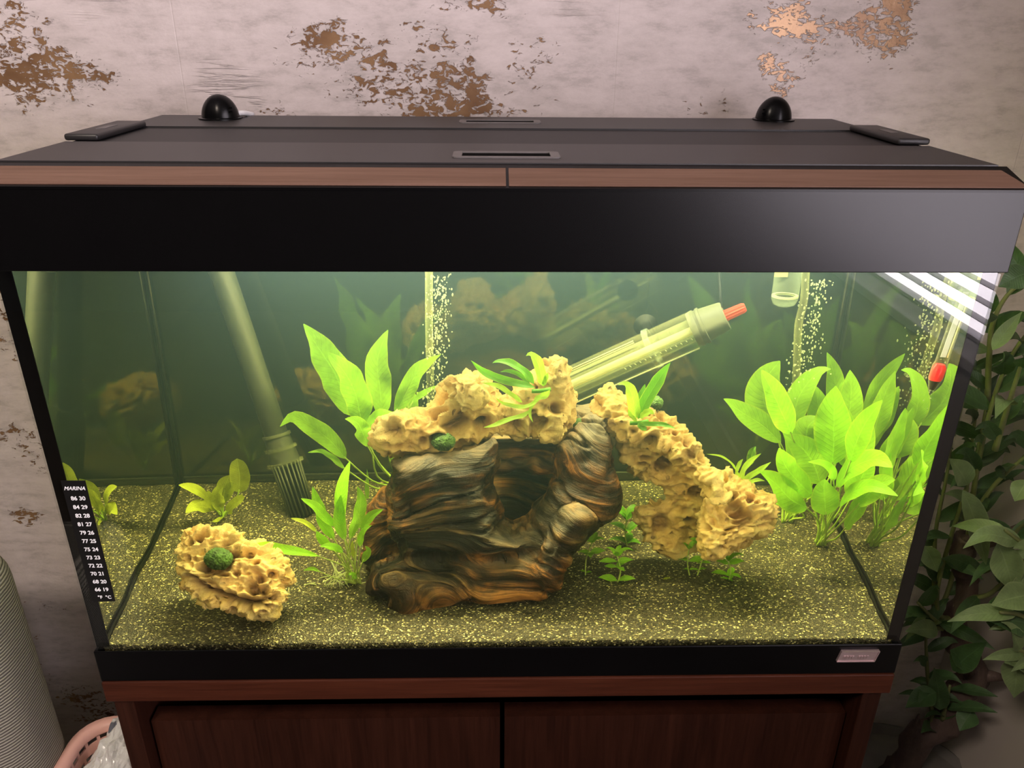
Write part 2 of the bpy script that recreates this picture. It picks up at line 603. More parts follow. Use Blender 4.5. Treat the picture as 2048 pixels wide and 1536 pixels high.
def empty(name, loc=(0, 0, 0), label=None, cat=None, group=None):
    o = bpy.data.objects.new(name, None)
    o.empty_display_size = 0.02
    COL.objects.link(o)
    if label:
        tag(o, label, cat, group)
    return o


def tag(o, label, cat, group=None, kind=None):
    o['label'] = label
    if cat:
        o['category'] = cat
    if group:
        o['group'] = group
    if kind:
        o['kind'] = kind
    return o


def box(name, x0, x1, y0, y1, z0, z1, mat, parent=None, bevel=0.0, seg=2):
    bm = bmesh.new()
    bmesh.ops.create_cube(bm, size=1)
    bmesh.ops.scale(bm, vec=(x1 - x0, y1 - y0, z1 - z0), verts=bm.verts)
    bmesh.ops.translate(bm, vec=((x0 + x1) / 2, (y0 + y1) / 2, (z0 + z1) / 2), verts=bm.verts)
    if bevel:
        bmesh.ops.bevel(bm, geom=list(bm.edges), offset=bevel, segments=seg, profile=0.5, affect='EDGES')
    me = bpy.data.meshes.new(name)
    bm.to_mesh(me)
    bm.free()
    o = link(name, me, mat, parent)
    if bevel and seg > 2:
        me.polygons.foreach_set('use_smooth', [True] * len(me.polygons))
    return o


def struct(o):
    o['kind'] = 'structure'
    return o


def prism(name, prof, axis, a0, a1, mat, parent=None):
    """closed 2D profile extruded along an axis; prof in the two other axes' order"""
    n = len(prof)
    vs = []
    for a in (a0, a1):
        for (p, q) in prof:
            vs.append({0: (a, p, q), 1: (p, a, q), 2: (p, q, a)}[axis])
    fs = [tuple(range(n))[::-1], tuple(range(n, 2 * n))]
    for i in range(n):
        j = (i + 1) % n
        fs.append((i, j, n + j, n + i))
    o = mesh(name, vs, fs, mat, parent)
    bm = bmesh.new()
    bm.from_mesh(o.data)
    bmesh.ops.recalc_face_normals(bm, faces=bm.faces)
    bm.to_mesh(o.data)
    bm.free()
    return o


def tube(name, pts, rad, mat, parent=None, sides=8, caps=True, smooth=True, sub=0):
    P = np.array(pts, float)
    rad = np.array(rad if hasattr(rad, '__len__') else [rad] * len(P), float)
    if sub:
        P, rad = smooth_path(P, rad, sub)
    n = len(P)
    T = np.gradient(P, axis=0)
    T /= np.linalg.norm(T, axis=1)[:, None] + 1e-12
    ref = np.array([0, 0, 1.0]) if abs(T[0][2]) < 0.9 else np.array([1.0, 0, 0])
    vs, fs = [], []
    u = np.cross(T[0], ref)
    u /= np.linalg.norm(u)
    for i in range(n):
        u = u - T[i] * (u @ T[i])
        u /= np.linalg.norm(u)
        v_ = np.cross(T[i], u)
        for k in range(sides):
            a = 2 * math.pi * k / sides
            vs.append(P[i] + rad[i] * (u * math.cos(a) + v_ * math.sin(a)))
    for i in range(n - 1):
        for k in range(sides):
            k2 = (k + 1) % sides
            fs.append((i * sides + k, i * sides + k2, (i + 1) * sides + k2, (i + 1) * sides + k))
    if caps:
        fs.append(tuple(range(sides))[::-1])
        fs.append(tuple(range((n - 1) * sides, n * sides)))
    return mesh(name, vs, fs, mat, parent, smooth)


def smooth_path(P, rad, sub):
    out, ro = [], []
    n = len(P)
    for i in range(n - 1):
        p0, p1, p2, p3 = P[max(i - 1, 0)], P[i], P[i + 1], P[min(i + 2, n - 1)]
        for k in range(sub):
            t_ = k / sub
            out.append(0.5 * ((2 * p1) + (p2 - p0) * t_ + (2 * p0 - 5 * p1 + 4 * p2 - p3) * t_ ** 2 + (3 * p1 - p0 - 3 * p2 + p3) * t_ ** 3))
            ro.append(rad[i] * (1 - t_) + rad[i + 1] * t_)
    out.append(P[-1])
    ro.append(rad[-1])
    return np.array(out), np.array(ro)


def lathe(name, prof, p0, axis, mat, parent=None, sides=24, caps=True):
    """prof: (distance along axis, radius)"""
    ax = np.array(axis, float)
    ax /= np.linalg.norm(ax)
    return tube_prof(name, [(np.array(p0) + ax * d, r) for d, r in prof], ax, mat, parent, sides, caps)


def tube_prof(name, st, ax, mat, parent, sides, caps):
    ref = np.array([0, 0, 1.0]) if abs(ax[2]) < 0.9 else np.array([1.0, 0, 0])
    u = np.cross(ax, ref)
    u /= np.linalg.norm(u)
    v_ = np.cross(ax, u)
    vs, fs = [], []
    for c, r in st:
        for k in range(sides):
            a = 2 * math.pi * k / sides
            vs.append(c + r * (u * math.cos(a) + v_ * math.sin(a)))
    for i in range(len(st) - 1):
        for k in range(sides):
            k2 = (k + 1) % sides
            fs.append((i * sides + k, i * sides + k2, (i + 1) * sides + k2, (i + 1) * sides + k))
    if caps:
        fs.append(tuple(range(sides))[::-1])
        fs.append(tuple(range((len(st) - 1) * sides, len(st) * sides)))
    o = mesh(name, vs, fs, mat, parent, False)
    for p in o.data.polygons:
        p.use_smooth = len(p.vertices) == 4
    try:
        o.data.set_sharp_from_angle(angle=math.radians(40))
    except Exception:
        pass
    return o


# ------------------------------------------------------------------ stone and wood masses: a silhouette filled out to real depth, remeshed, then eroded
def blob(poly, Y, tilt=0.0, front=0.04, back=0.04, rim=0.02, step=0.003, power=2.0, zc=None):
    a = math.radians(tilt)
    cx, cy = np.mean(np.array(poly), axis=0)
    o = iny(cx, cy, Y)
    vv = np.array([0, math.sin(a), math.cos(a)])
    nn_ = np.array([0, -math.cos(a), math.sin(a)])
    pts = []
    for x, y in poly:
        p = ipl(x, y, o, nn_) - o
        pts.append((p[0], p @ vv))
    pts = np.array(pts)
    lo, hi = pts.min(0) - step, pts.max(0) + step
    gx = np.arange(lo[0], hi[0] + step, step)
    gy = np.arange(lo[1], hi[1] + step, step)
    X, Z = np.meshgrid(gx, gy, indexing='ij')
    q = np.stack([X.ravel(), Z.ravel()], 1)
    A, B = pts, np.roll(pts, -1, 0)
    inside = np.zeros(len(q), bool)
    dist = np.full(len(q), 9.0)
    for (ax_, ay), (bx, by) in zip(A, B):
        c = ((ay > q[:, 1]) != (by > q[:, 1])) & (q[:, 0] < (bx - ax_) * (q[:, 1] - ay) / ((by - ay) + 1e-12) + ax_)
        inside ^= c
        ab = np.array([bx - ax_, by - ay])
        tt = np.clip(((q - [ax_, ay]) @ ab) / (ab @ ab + 1e-12), 0, 1)
        dist = np.minimum(dist, np.linalg.norm(q - [ax_, ay] - tt[:, None] * ab, axis=1))
    h = np.where(inside, (1 - (1 - np.clip(dist / rim, 0, 1)) ** power) ** (1 / power), 0)
    nx, ny = X.shape
    ins = inside.reshape(nx, ny)
    idx = -np.ones((nx, ny), int)
    cell = ins[:-1, :-1] & ins[1:, :-1] & ins[:-1, 1:] & ins[1:, 1:]
    use = np.zeros((nx, ny), bool)
    use[:-1, :-1] |= cell
    use[1:, :-1] |= cell
    use[:-1, 1:] |= cell
    use[1:, 1:] |= cell
    ii = np.argwhere(use)
    idx[use] = np.arange(len(ii))
    n = len(ii)
    hh = h.reshape(nx, ny)[use]
    P = o + np.outer(X[use], [1, 0, 0]) + np.outer(Z[use], vv)
    vf = P + np.outer(hh * front + 0.0006, nn_)
    vb = P - np.outer(hh * back + 0.0006, nn_)
    fs = []
    cells = np.argwhere(cell)
    from collections import Counter
    edges = Counter()
    for i, j in cells:
        a_, b_, c_, d_ = idx[i, j], idx[i + 1, j], idx[i + 1, j + 1], idx[i, j + 1]
        fs.append((a_, b_, c_, d_))
        fs.append((n + d_, n + c_, n + b_, n + a_))
        for e in ((a_, b_), (b_, c_), (c_, d_), (d_, a_)):
            edges[e] += 1
    for (p, q2) in list(edges):
        if (q2, p) not in edges:
            fs.append((q2, p, n + p, n + q2))
    return np.vstack([vf, vb]), fs


def remeshed(parts, voxel=0.0025):
    vs, fs, off = [], [], 0
    for v_, f_ in parts:
        vs.append(v_)
        fs += [tuple(int(k) + off for k in f) for f in f_]
        off += len(v_)
    vs = np.vstack(vs)
    me = bpy.data.meshes.new('tmp')
    me.from_pydata(vs.tolist(), [], fs)
    me.update()
    o = bpy.data.objects.new('tmp', me)
    COL.objects.link(o)
    md = o.modifiers.new('r', 'REMESH')
    md.mode = 'VOXEL'
    md.voxel_size = voxel
    sm = o.modifiers.new('s', 'SMOOTH')
    sm.factor = 0.5
    sm.iterations = 3
    dg = bpy.context.evaluated_depsgraph_get()
    me2 = bpy.data.meshes.new_from_object(o.evaluated_get(dg))
    bpy.data.objects.remove(o)
    return me2


def getv(me):
    c = np.empty(len(me.vertices) * 3)
    me.vertices.foreach_get('co', c)
    nrm = np.empty(len(me.vertices) * 3)
    me.vertices.foreach_get('normal', nrm)
    return c.reshape(-1, 3), nrm.reshape(-1, 3)


def setv(me, c):
    me.vertices.foreach_set('co', c.ravel())
    me.update()


def fattr(me, name, vals):
    a = me.attributes.new(name, 'FLOAT', 'POINT')
    a.data.foreach_set('value', np.asarray(vals, dtype=np.float32))


def sstep(a, b, x):
    t_ = np.clip((x - a) / (b - a), 0, 1)
    return t_ * t_ * (3 - 2 * t_)


def dragon_stone(name, parts, seed, label, amp=1.0, voxel=0.0016, layer=0.0, pits=()):
    me = remeshed(parts, voxel)
    me.name = name
    c, nr = getv(me)
    warp = np.stack([fbm(c, 40, 2, seed + k) for k in (1, 2, 3)], 1) * 0.006
    q = c + warp
    big = fbm(c, 22, 3, seed + 5) * 0.006
    sc3 = np.array([1, 1, 1 + layer])
    rg = ridged(q * sc3, 42, 4, seed + 9) * 0.0034
    rg2 = -np.abs(vnoise(q * sc3 * 95, seed + 31)) * 0.0060 - np.abs(vnoise(q * sc3 * 190, seed + 32)) * 0.0030
    f1, v1 = worley(q * sc3, 40, seed)
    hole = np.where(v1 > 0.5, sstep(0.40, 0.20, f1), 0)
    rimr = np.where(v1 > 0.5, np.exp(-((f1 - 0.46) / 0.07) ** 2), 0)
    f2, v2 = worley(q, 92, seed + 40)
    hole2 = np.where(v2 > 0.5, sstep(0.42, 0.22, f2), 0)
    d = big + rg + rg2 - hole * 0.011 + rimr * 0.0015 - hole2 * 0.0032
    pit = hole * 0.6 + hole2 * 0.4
    tree = BVHTree.FromPolygons([v_.co for v_ in me.vertices], [tuple(p.vertices) for p in me.polygons]) if pits else None
    for (px, py, r_, dep) in pits:
        s_, t_ = inray(px, py)
        h_ = tree.ray_cast(Vector(s_), Vector(t_))
        if h_[0] is None:
            continue
        cc = np.array(h_[0])
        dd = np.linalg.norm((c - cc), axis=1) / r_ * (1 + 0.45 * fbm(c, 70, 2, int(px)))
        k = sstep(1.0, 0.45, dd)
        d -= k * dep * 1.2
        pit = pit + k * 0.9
        d += np.exp(-((dd - 1.12) / 0.14) ** 2) * 0.002
    c2 = c + nr * (d * amp)[:, None]
    setv(me, c2)
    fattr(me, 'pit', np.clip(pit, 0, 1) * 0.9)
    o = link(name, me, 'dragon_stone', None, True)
    tag(o, label, 'rock')
    return o


# ------------------------------------------------------------------ leaves
def leaf_mesh(name, P, wid, mat, parent, roll=0.0, wav=0.12, fold=0.18, shape='sword', nseg=16, seed=0, ncross=7, facing=None):
    """blade along a smooth path of points P (base to tip); wid = full width in metres"""
    rr = random.Random(seed * 77 + 5)
    P = np.array(P, float)
    Q, _ = smooth_path(P, np.zeros(len(P)), max(2, int(math.ceil(nseg / (len(P) - 1)))))
    L = np.concatenate([[0], np.cumsum(np.linalg.norm(np.diff(Q, axis=0), axis=1))])
    s = L / L[-1]
    ts = np.linspace(0, 1, nseg + 1)
    Q = np.stack([np.interp(ts, s, Q[:, k]) for k in range(3)], 1)
    T = np.gradient(Q, axis=0)
    T /= np.linalg.norm(T, axis=1)[:, None]
    prof = {'sword': lambda x: (math.sin(math.pi * min(1, x ** 0.85)) ** 0.75) if 0 < x < 1 else 0,
            'round': lambda x: math.sqrt(max(0, 1 - (2 * x - 1) ** 2)) ** 0.8,
            'lance': lambda x: (math.sin(math.pi * x ** 0.75) ** 1.0) if 0 < x < 1 else 0,
            'strap': lambda x: min(1, (x * 6) ** 0.7, ((1 - x) * 3.2) ** 0.8) if 0 < x < 1 else 0,
            'obov': lambda x: (math.sin(math.pi * x ** 1.35) ** 0.8) if 0 < x < 1 else 0}[shape]
    view = (np.array(facing, float) if facing is not None else (CAM - Q.mean(0)))
    view = view / np.linalg.norm(view) + np.array([0, 0, 0.35])
    ph = rr.random() * 6.28
    vs, us, ws, fs = [], [], [], []
    for i in range(nseg + 1):
        side = np.cross(T[i], view)
        side /= np.linalg.norm(side) + 1e-9
        nrm = np.cross(side, T[i])
        a = roll + 0.25 * math.sin(ts[i] * 4 + ph)
        sd = side * math.cos(a) + nrm * math.sin(a)
        nm = nrm * math.cos(a) - side * math.sin(a)
        wd = max(prof(ts[i]), 0.03) * wid / 2
        for k in range(ncross):
            u = 2 * k / (ncross - 1) - 1
            off = fold * abs(u) * wd + wav * wd * abs(u) ** 2 * math.sin(ts[i] * 15 + ph + (1.7 if u > 0 else 0))
            vs.append(Q[i] + sd * u * wd + nm * off)
            us.append(u)
            ws.append(ts[i])
    for i in range(nseg):
        for k in range(ncross - 1):
            a = i * ncross + k
            fs.append((a, a + 1, a + ncross + 1, a + ncross))
    o = mesh(name, vs, fs, mat, parent, True)
    fattr(o.data, 'leaf_u', us)
    fattr(o.data, 'leaf_v', ws)
    return o


def clampx(p, lim=0.389):
    p = np.array(p, float)
    p[0] = max(-lim, min(lim, p[0]))
    return p


def pxscale(px, py, Y):
    return abs(iny(px + 1, py, Y)[0] - iny(px, py, Y)[0])


_ls = [0]


def wleaf(parent, path, Y0, Y1, wpx, mat='sword_leaf', base=None, shape='sword', stem_r=0.0011, stem_mat='stem_green', **kw):
    """leaf in the water from pixel path (base..tip) whose depth runs from Y0 to Y1; optional stem from the crown point"""
    _ls[0] += 1
    n = len(path)
    pts = [clampx(iny(x, y, Y0 + (Y1 - Y0) * i / (n - 1))) for i, (x, y) in enumerate(path)]
    if n == 2:
        md = (pts[0] + pts[1]) / 2 + np.array([0, 0, 0.004])
        pts = [pts[0], md, pts[1]]
    mx_, my_ = path[n // 2]
    wd = wpx * pxscale(mx_, my_, (Y0 + Y1) / 2)
    o = leaf_mesh('leaf', pts, wd, mat, parent, shape=shape, seed=_ls[0], **kw)
    if base is not None:
        b = np.array(base, float)
        q = pts[0]
        dirn = pts[1] - pts[0]
        dirn /= np.linalg.norm(dirn)
        ln = np.linalg.norm(q - b)
        mid = q - dirn * ln * 0.35
        mid = mid * 0.6 + (b * 0.6 + q * 0.4) * 0.4
        tube('stem', [b, b * 0.66 + mid * 0.34 + np.array([0, 0, ln * 0.03]), mid, q + dirn * 0.004], [stem_r * 1.3, stem_r * 1.1, stem_r, stem_r * 0.7],
             stem_mat, parent, 6, True, True, 4)
    return o


def sand_z(x, y):
    x = np.asarray(x, float)
    y = np.asarray(y, float)
    P = np.stack([np.broadcast_to(x, np.broadcast(x, y).shape).ravel(), np.broadcast_to(y, np.broadcast(x, y).shape).ravel(),
                  np.zeros(np.broadcast(x, y).size)], 1)
    z = 0.0386 + 0.117 * P[:, 1] + 0.004 * vnoise(P * 9, 3) * np.clip(P[:, 1] / 0.1, 0, 1) + 0.0012 * vnoise(P * 45, 8)
    return z.reshape(np.broadcast(x, y).shape)


def on_sand(px, py):
    """the point of the sand surface seen at a pixel"""
    z = 0.05
    for _ in range(6):
        p = inz(px, py, z)
        z = float(sand_z(p[0], max(p[1], 0)))
    return inz(px, py, z)


# ================================================================== SETTING
FL = -0.725
WY = 0.43
# wall behind the tank with its wallpaper
nx, nz_ = 130, 120
xs = np.linspace(-2.6, WX, nx)
zs = np.linspace(FL, 1.70, nz_)
X, Z = np.meshgrid(xs, zs, indexing='ij')
vs = np.stack([X.ravel(), np.full(X.size, WY), Z.ravel()], 1)
fs = [(i * nz_ + j, i * nz_ + j + 1, (i + 1) * nz_ + j + 1, (i + 1) * nz_ + j) for i in range(nx - 1) for j in range(nz_ - 1)]
fs = [f[::-1] for f in fs]
wall = struct(mesh('wall_back', vs, fs, 'wallpaper'))
wear = np.full(X.size, -0.9)
for (px, py, rx, rz, s_) in [(60, 150, 0.055, 0.022, 0.95), (20, 60, 0.04, 0.03, 0.55), (120, 165, 0.05, 0.012, 0.8), (660, 82, 0.033, 0.014, 0.95),
                             (730, 130, 0.07, 0.03, 0.5), (915, 175, 0.024, 0.032, 0.95), (900, 222, 0.06, 0.012, 1.05), (830, 60, 0.03, 0.02, 0.5),
                             (800, 170, 0.05, 0.03, 0.5), (955, 8, 0.03, 0.012, 0.7), (1570, 42, 0.03, 0.016, 0.9), (1660, 60, 0.045, 0.012, 0.82),
                             (1780, 45, 0.02, 0.03, 1.05), (1740, 58, 0.03, 0.014, 0.9), (1535, 138, 0.008, 0.012, 0.95), (1575, 158, 0.012, 0.02, 0.85),
                             (1780, 112, 0.02, 0.01, 0.85), (1590, 110, 0.03, 0.008, 0.8), (1430, 205, 0.03, 0.015, 0.4), (560, 215, 0.03, 0.01, 0.5),
                             (15, 1035, 0.035, 0.014, 0.9), (30, 875, 0.04, 0.018, 0.6), (10, 610, 0.03, 0.03, 0.6), (30, 700, 0.03, 0.02, 0.5), (80, 1210, 0.03, 0.008, 0.8),
                             (165, 1395, 0.05, 0.02, 0.75), (190, 1430, 0.05, 0.02, 0.5), (75, 920, 0.02, 0.02, 0.45), (1060, 120, 0.04, 0.04, 0.25)]:
    c_ = outy(px, py, WY)
    d2 = ((vs[:, 0] - c_[0]) / (rx * 1.3)) ** 2 + ((vs[:, 2] - c_[2]) / (rz * 1.3)) ** 2
    wear = np.maximum(wear, s_ * 1.15 - 0.55 * d2)
far = (vs[:, 0] < -0.75) | (vs[:, 2] > 0.75)
wear = np.where(far, 0.9 * fbm(vs, 3.2, 3, 5) - 0.2, wear)
fattr(wall.data, 'wear', np.clip(wear, -1, 1.1))
struct(box('floor', -2.6, WX + 0.2, -3.2, WY + 0.02, FL - 0.03, FL, 'floor_wood'))
struct(box('ceiling', -2.6, WX + 0.2, -3.2, WY + 0.02, 1.70, 1.74, 'ceiling_paint'))
struct(box('wall_left', -2.64, -2.6, -3.2, WY, FL, 1.70, 'dark_wall'))
struct(box('wall_front', -2.6, WX + 0.2, -3.24, -3.2, FL, 1.70, 'dark_wall'))
# right wall round its window
y0, y1, z0, z1 = WIN
vs, fs = [], []
for (a, b, c, d) in ((y1, WY, FL, 1.70), (-3.2, y0, FL, 1.70), (y0, y1, FL, z0), (y0, y1, z1, 1.70)):
    k = len(vs)
    for xx in (WX, WX + 0.12):
        vs += [(xx, a, c), (xx, b, c), (xx, b, d), (xx, a, d)]
    fs += [(k, k + 3, k + 2, k + 1), (k + 4, k + 5, k + 6, k + 7), (k, k + 1, k + 5, k + 4), (k + 1, k + 2, k + 6, k + 5), (k + 2, k + 3, k + 7, k + 6), (k + 3, k, k + 4, k + 7)]
struct(mesh('wall_right', vs, fs, 'plain_wall'))
# skirting boards
struct(prism('baseboard_back', [(WY, FL), (WY - 0.016, FL), (WY - 0.016, FL + 0.09), (WY - 0.010, FL + 0.10), (WY, FL + 0.105)], 0, -2.59, WX - 0.001, 'skirting_paint'))
struct(box('baseboard_right', WX - 0.014, WX, -3.1, WY - 0.02, FL, FL + 0.09, 'plain_wall'))
# window frame with sill
wf = struct(empty('window_1'))
box('window_frame', WX + 0.0255, WX + 0.034, y0, y0 + 0.05, z0, z1, 'skirting_paint', wf, 0.003)
box('window_frame', WX + 0.0255, WX + 0.034, y1 - 0.05, y1, z0, z1, 'skirting_paint', wf, 0.003)
box('window_frame', WX + 0.0255, WX + 0.034, y0 + 0.05, y1 - 0.05, z0, z0 + 0.016, 'skirting_paint', wf, 0.003)
box('window_frame', WX + 0.0255, WX + 0.034, y0 + 0.05, y1 - 0.05, z1 - 0.05, z1, 'skirting_paint', wf, 0.003)
box('window_sill', WX - 0.03, WX + 0.034, y0 - 0.03, y1 + 0.03, z0 - 0.018, z0, 'skirting_paint', wf, 0.003)
bl = empty('window_blind', label='white slatted blind in the side window, mirrored in the tank corner', cat='blind')
zz = z0 + 0.02
first = None
while zz < z1 - 0.03:
    if first is None:
        pr = [(-0.011, 0.0006), (0.011, -0.0016), (0.011, -0.0004), (-0.011, 0.0018)]
        first = prism('slat', pr, 1, y0 + 0.01, y1 - 0.01, 'slat_white', bl)
        # profile is (x, z)
        first.location = (WX + 0.012, 0, zz)
    else:
        c = first.copy()
        COL.objects.link(c)
        c.location = (WX + 0.012, 0, zz)
    zz += 0.0285
box('head_rail', WX + 0.001, WX + 0.023, y0 + 0.01, y1 - 0.01, z1 - 0.03, z1 - 0.002, 'slat_white', bl, 0.002)

# ================================================================== STAND
st = empty('aquarium_stand', label='dark walnut aquarium cabinet with two plain doors under the tank', cat='cabinet')
HW = 0.400
box('top_slab', -HW, HW, -0.010, 0.350, -0.0255, 0.0, 'walnut_x', st, 0.0012)
box('side_panel', -0.395, -0.375, -0.006, 0.345, FL, -0.0257, 'walnut_z', st, 0.001)
box('side_panel', 0.374, 0.394, -0.006, 0.345, FL, -0.0257, 'walnut_z', st, 0.001)
box('back_panel', -0.375, 0.374, 0.335, 0.343, FL + 0.02, -0.03, 'black_hole', st)
box('plinth', -0.375, 0.374, 0.03, 0.05, FL, FL + 0.06, 'walnut_x', st)
for (xa, xb) in ((-0.3715, -0.0025), (0.0025, 0.371)):
    d = prism('door', [(0.010, FL + 0.07), (0.010, -0.0735), (0.030, -0.0735), (0.030, FL + 0.07)], 0, xa, xb, 'walnut_z', st)
box('divider', -0.008, 0.008, 0.06, 0.335, FL + 0.02, -0.03, 'black_hole', st)

# ================================================================== TANK
tk = empty('aquarium', label='black-framed glass fish tank standing on the walnut cabinet', cat='aquarium')
# base trim: a ring
TW, TD = 0.4005, 0.356
box('base_trim', -TW, TW, -0.0080, -0.0062, 0.0, 0.0385, 'black_plastic', tk, 0.001)
box('base_trim', -TW, -TW + 0.004, -0.0065, TD, 0.0, 0.0385, 'black_plastic', tk, 0.0008)
box('base_trim', TW - 0.004, TW, -0.0065, TD, 0.0, 0.0385, 'black_plastic', tk, 0.0008)
box('base_trim', -TW + 0.004, TW - 0.004, TD - 0.004, TD, 0.0, 0.0385, 'black_plastic', tk, 0.0008)
box('bottom_pane', -0.396, 0.396, -0.0010, 0.350, 0.004, 0.012, 'silicone', tk)
box('front_pane', -0.399, 0.399, -0.0058, -0.0014, 0.004, 0.470, 'float_glass', tk)
box('side_pane', -0.3995, -0.3950, -0.0006, 0.350, 0.012, 0.470, 'float_glass', tk)
box('side_pane', 0.3950, 0.3995, -0.0006, 0.350, 0.012, 0.470, 'float_glass', tk)
box('back_pane', -0.394, 0.394, 0.3462, 0.3515, 0.012, 0.470, 'black_film', tk)
for s in (-1, 1):
    a, b = sorted((s * 0.400, s * 0.3872))
    box('corner_seal', a, b, -0.0012, -0.0003, 0.0385, 0.470, 'silicone', tk)
    a, b = sorted((s * 0.3942, s * 0.3895))
    # bead along the floor of the side glass, just over the sand
    ys = np.linspace(0.003, 0.343, 60)
    pts = []
    for i, yy in enumerate(ys):
        zz = float(sand_z(s * 0.392, yy)) + 0.0012 * math.sin(yy * 60 + s) + 0.0005
        pts.append((s * 0.3925, yy, zz))
    tube('corner_seal', pts, 0.0021, 'silicone', tk, 6)
    tube('corner_seal', [(s * 0.391, 0.3415, 0.07), (s * 0.391, 0.3415, 0.43)], 0.0022, 'silicone', tk, 6)
    # strip along the outer rear edge
    box('corner_seal', min(s * 0.4002, s * 0.3997), max(s * 0.4002, s * 0.3997), 0.34, 0.352, 0.0385, 0.470, 'silicone', tk)
tube('corner_seal', [(-0.388, 0.3415, 0.092), (0.388, 0.3415, 0.092)], 0.0016, 'dark_pipe', tk, 6)
# badge
bd = empty('badge')
bd.parent = tk
prism('badge_plate', [(0.3362, 0.0185), (0.3745, 0.0185), (0.3775, 0.0320), (0.3392, 0.0320)], 1, -0.0105, -0.0080, 'badge_silver', bd)
prism('badge_rim', [(0.3362, 0.0185), (0.3745, 0.0185), (0.3775, 0.0320), (0.3392, 0.0320), (0.3398, 0.0311), (0.3764, 0.0311), (0.3738, 0.0194), (0.3373, 0.0194)],
      1, -0.0114, -0.0105, 'badge_silver', bd)
for k, xx in enumerate((0.3415, 0.3445, 0.3475, 0.3502, 0.3565, 0.3592, 0.3620, 0.3650)):
    prism('embossed_mark', [(xx, 0.0225), (xx + 0.0018, 0.0225), (xx + 0.0024, 0.0262), (xx + 0.0006, 0.0262)], 1, -0.0111, -0.0105, 'badge_silver', bd)

# thermometer strip stuck on the glass
ts_ = empty('thermometer_strip', label='black liquid crystal thermometer strip with white numbers on the left glass', cat='thermometer')
box('strip_backing', -0.3885, -0.3672, -0.0072, -0.0067, 0.0995, 0.2325, 'sticker', ts_)


def text(name, body, x, z, size, parent, y=-0.00735, space=1.0, bold=0.0, shear=0.0, xs_=1.0, align='LEFT'):
    cu = bpy.data.curves.new(name, 'FONT')
    cu.body = body
    cu.size = size
    cu.extrude = 0.00005
    cu.offset = bold
    cu.shear = shear
    cu.space_line = space
    cu.align_x = align
    o = bpy.data.objects.new('t', cu)
    COL.objects.link(o)
    dg = bpy.context.evaluated_depsgraph_get()
    me = bpy.data.meshes.new_from_object(o.evaluated_get(dg))
    bpy.data.objects.remove(o)
    c, _ = getv(me)
    c2 = np.stack([x + c[:, 0] * xs_, np.full(len(c), y) - c[:, 2], z + c[:, 1]], 1)
    setv(me, c2)
    me.materials.clear()
    return link(name, me, 'white_print', parent)


text('printed_name', 'MARINA', -0.3875, 0.2230, 0.0052, ts_, bold=0.0001, shear=0.35, xs_=0.95)
rows = ['86 30', '84 29', '82 28', '81 27', '79 26', '77 25', '75 24', '73 23', '72 22', '70 21', '68 20', '66 19']
for k, rw in enumerate(rows):
    text('printed_number', rw, -0.3835, 0.2125 - k * 0.00915, 0.0056, ts_, bold=0.00014, xs_=1.0)
text('printed_unit', '°F  °C', -0.3825, 0.1030, 0.0050, ts_, bold=0.0001)

# ================================================================== HOOD
hd = empty('aquarium_hood', label='black hood with walnut front trim covering the top of the tank', cat='lid')
HZ0, HZ1, HZ2 = 0.4258, 0.4895, 0.5012
HB = 0.352
FX = 0.3945
# hollow body: front panel, ends, back, top with two openings
box('front_panel', -FX, FX, -0.0208, -0.0165, HZ0, HZ1, 'front_gloss', hd, 0.0008)
for s in (-1, 1):
    prism('end_panel', [(-0.0165, HZ0), (HB, HZ0), (HB, HZ2 - 0.002), (0.012, HZ2 - 0.002), (-0.0165, HZ1)], 0, s * FX, s * (FX - 0.004), 'hood_plastic', hd)
box('rear_panel', -FX + 0.004, FX - 0.004, HB - 0.004, HB, HZ0, HZ2 - 0.002, 'hood_plastic', hd)
# ledge between front panel and wood strip
prism('trim_ledge', [(-0.0215, HZ1 - 0.0015), (-0.0215, HZ1 + 0.0005), (0.016, HZ2 + 0.0002), (0.016, HZ2 - 0.003), (-0.014, HZ1 - 0.0015)], 0, -FX - 0.0005, FX + 0.0005, 'black_plastic', hd)


def bevel_strip(xa, xb, cutl, cutr):
    ya, za, yb, zb = -0.0185, HZ1 + 0.0016, 0.0055, HZ2 - 0.0018
    n_ = np.array([0, -(zb - za), (yb - ya)])
    n_ /= np.linalg.norm(n_)
    n_ = n_ * 0.0009
    v0 = [(xa, ya, za), (xb, ya, za), (xb - cutr, yb, zb), (xa + cutl, yb, zb)]
    v_ = [tuple(np.array(p) + n_) for p in v0] + [tuple(np.array(p) - n_ * 1.5) for p in v0]
    return mesh('wood_strip', v_, [(0, 1, 2, 3), (7, 6, 5, 4), (0, 4, 5, 1), (1, 5, 6, 2), (2, 6, 7, 3), (3, 7, 4, 0)], 'trim_wood', hd)


bevel_strip(-FX + 0.001, 0.0008, 0.009, 0)
bevel_strip(0.0030, FX - 0.001, 0, 0.009)


def plate(name, x0_, x1_, ya, yb, z0_, z1_, hole, mat):
    """a plate with a rectangular opening"""
    hx0, hx1, hy0, hy1 = hole
    vs, fs = [], []
    for z_ in (z1_, z0_):
        vs += [(x0_, ya, z_), (x1_, ya, z_), (x1_, yb, z_), (x0_, yb, z_), (hx0, hy0, z_), (hx1, hy0, z_), (hx1, hy1, z_), (hx0, hy1, z_)]
    for i in range(4):
        j = (i + 1) % 4
        fs += [(i, j, 4 + j, 4 + i), (8 + 4 + i, 8 + 4 + j, 8 + j, 8 + i), (8 + i, 8 + j, j, i), (4 + i, 4 + j, 12 + j, 12 + i)]
    return mesh(name, vs, fs, mat, hd)


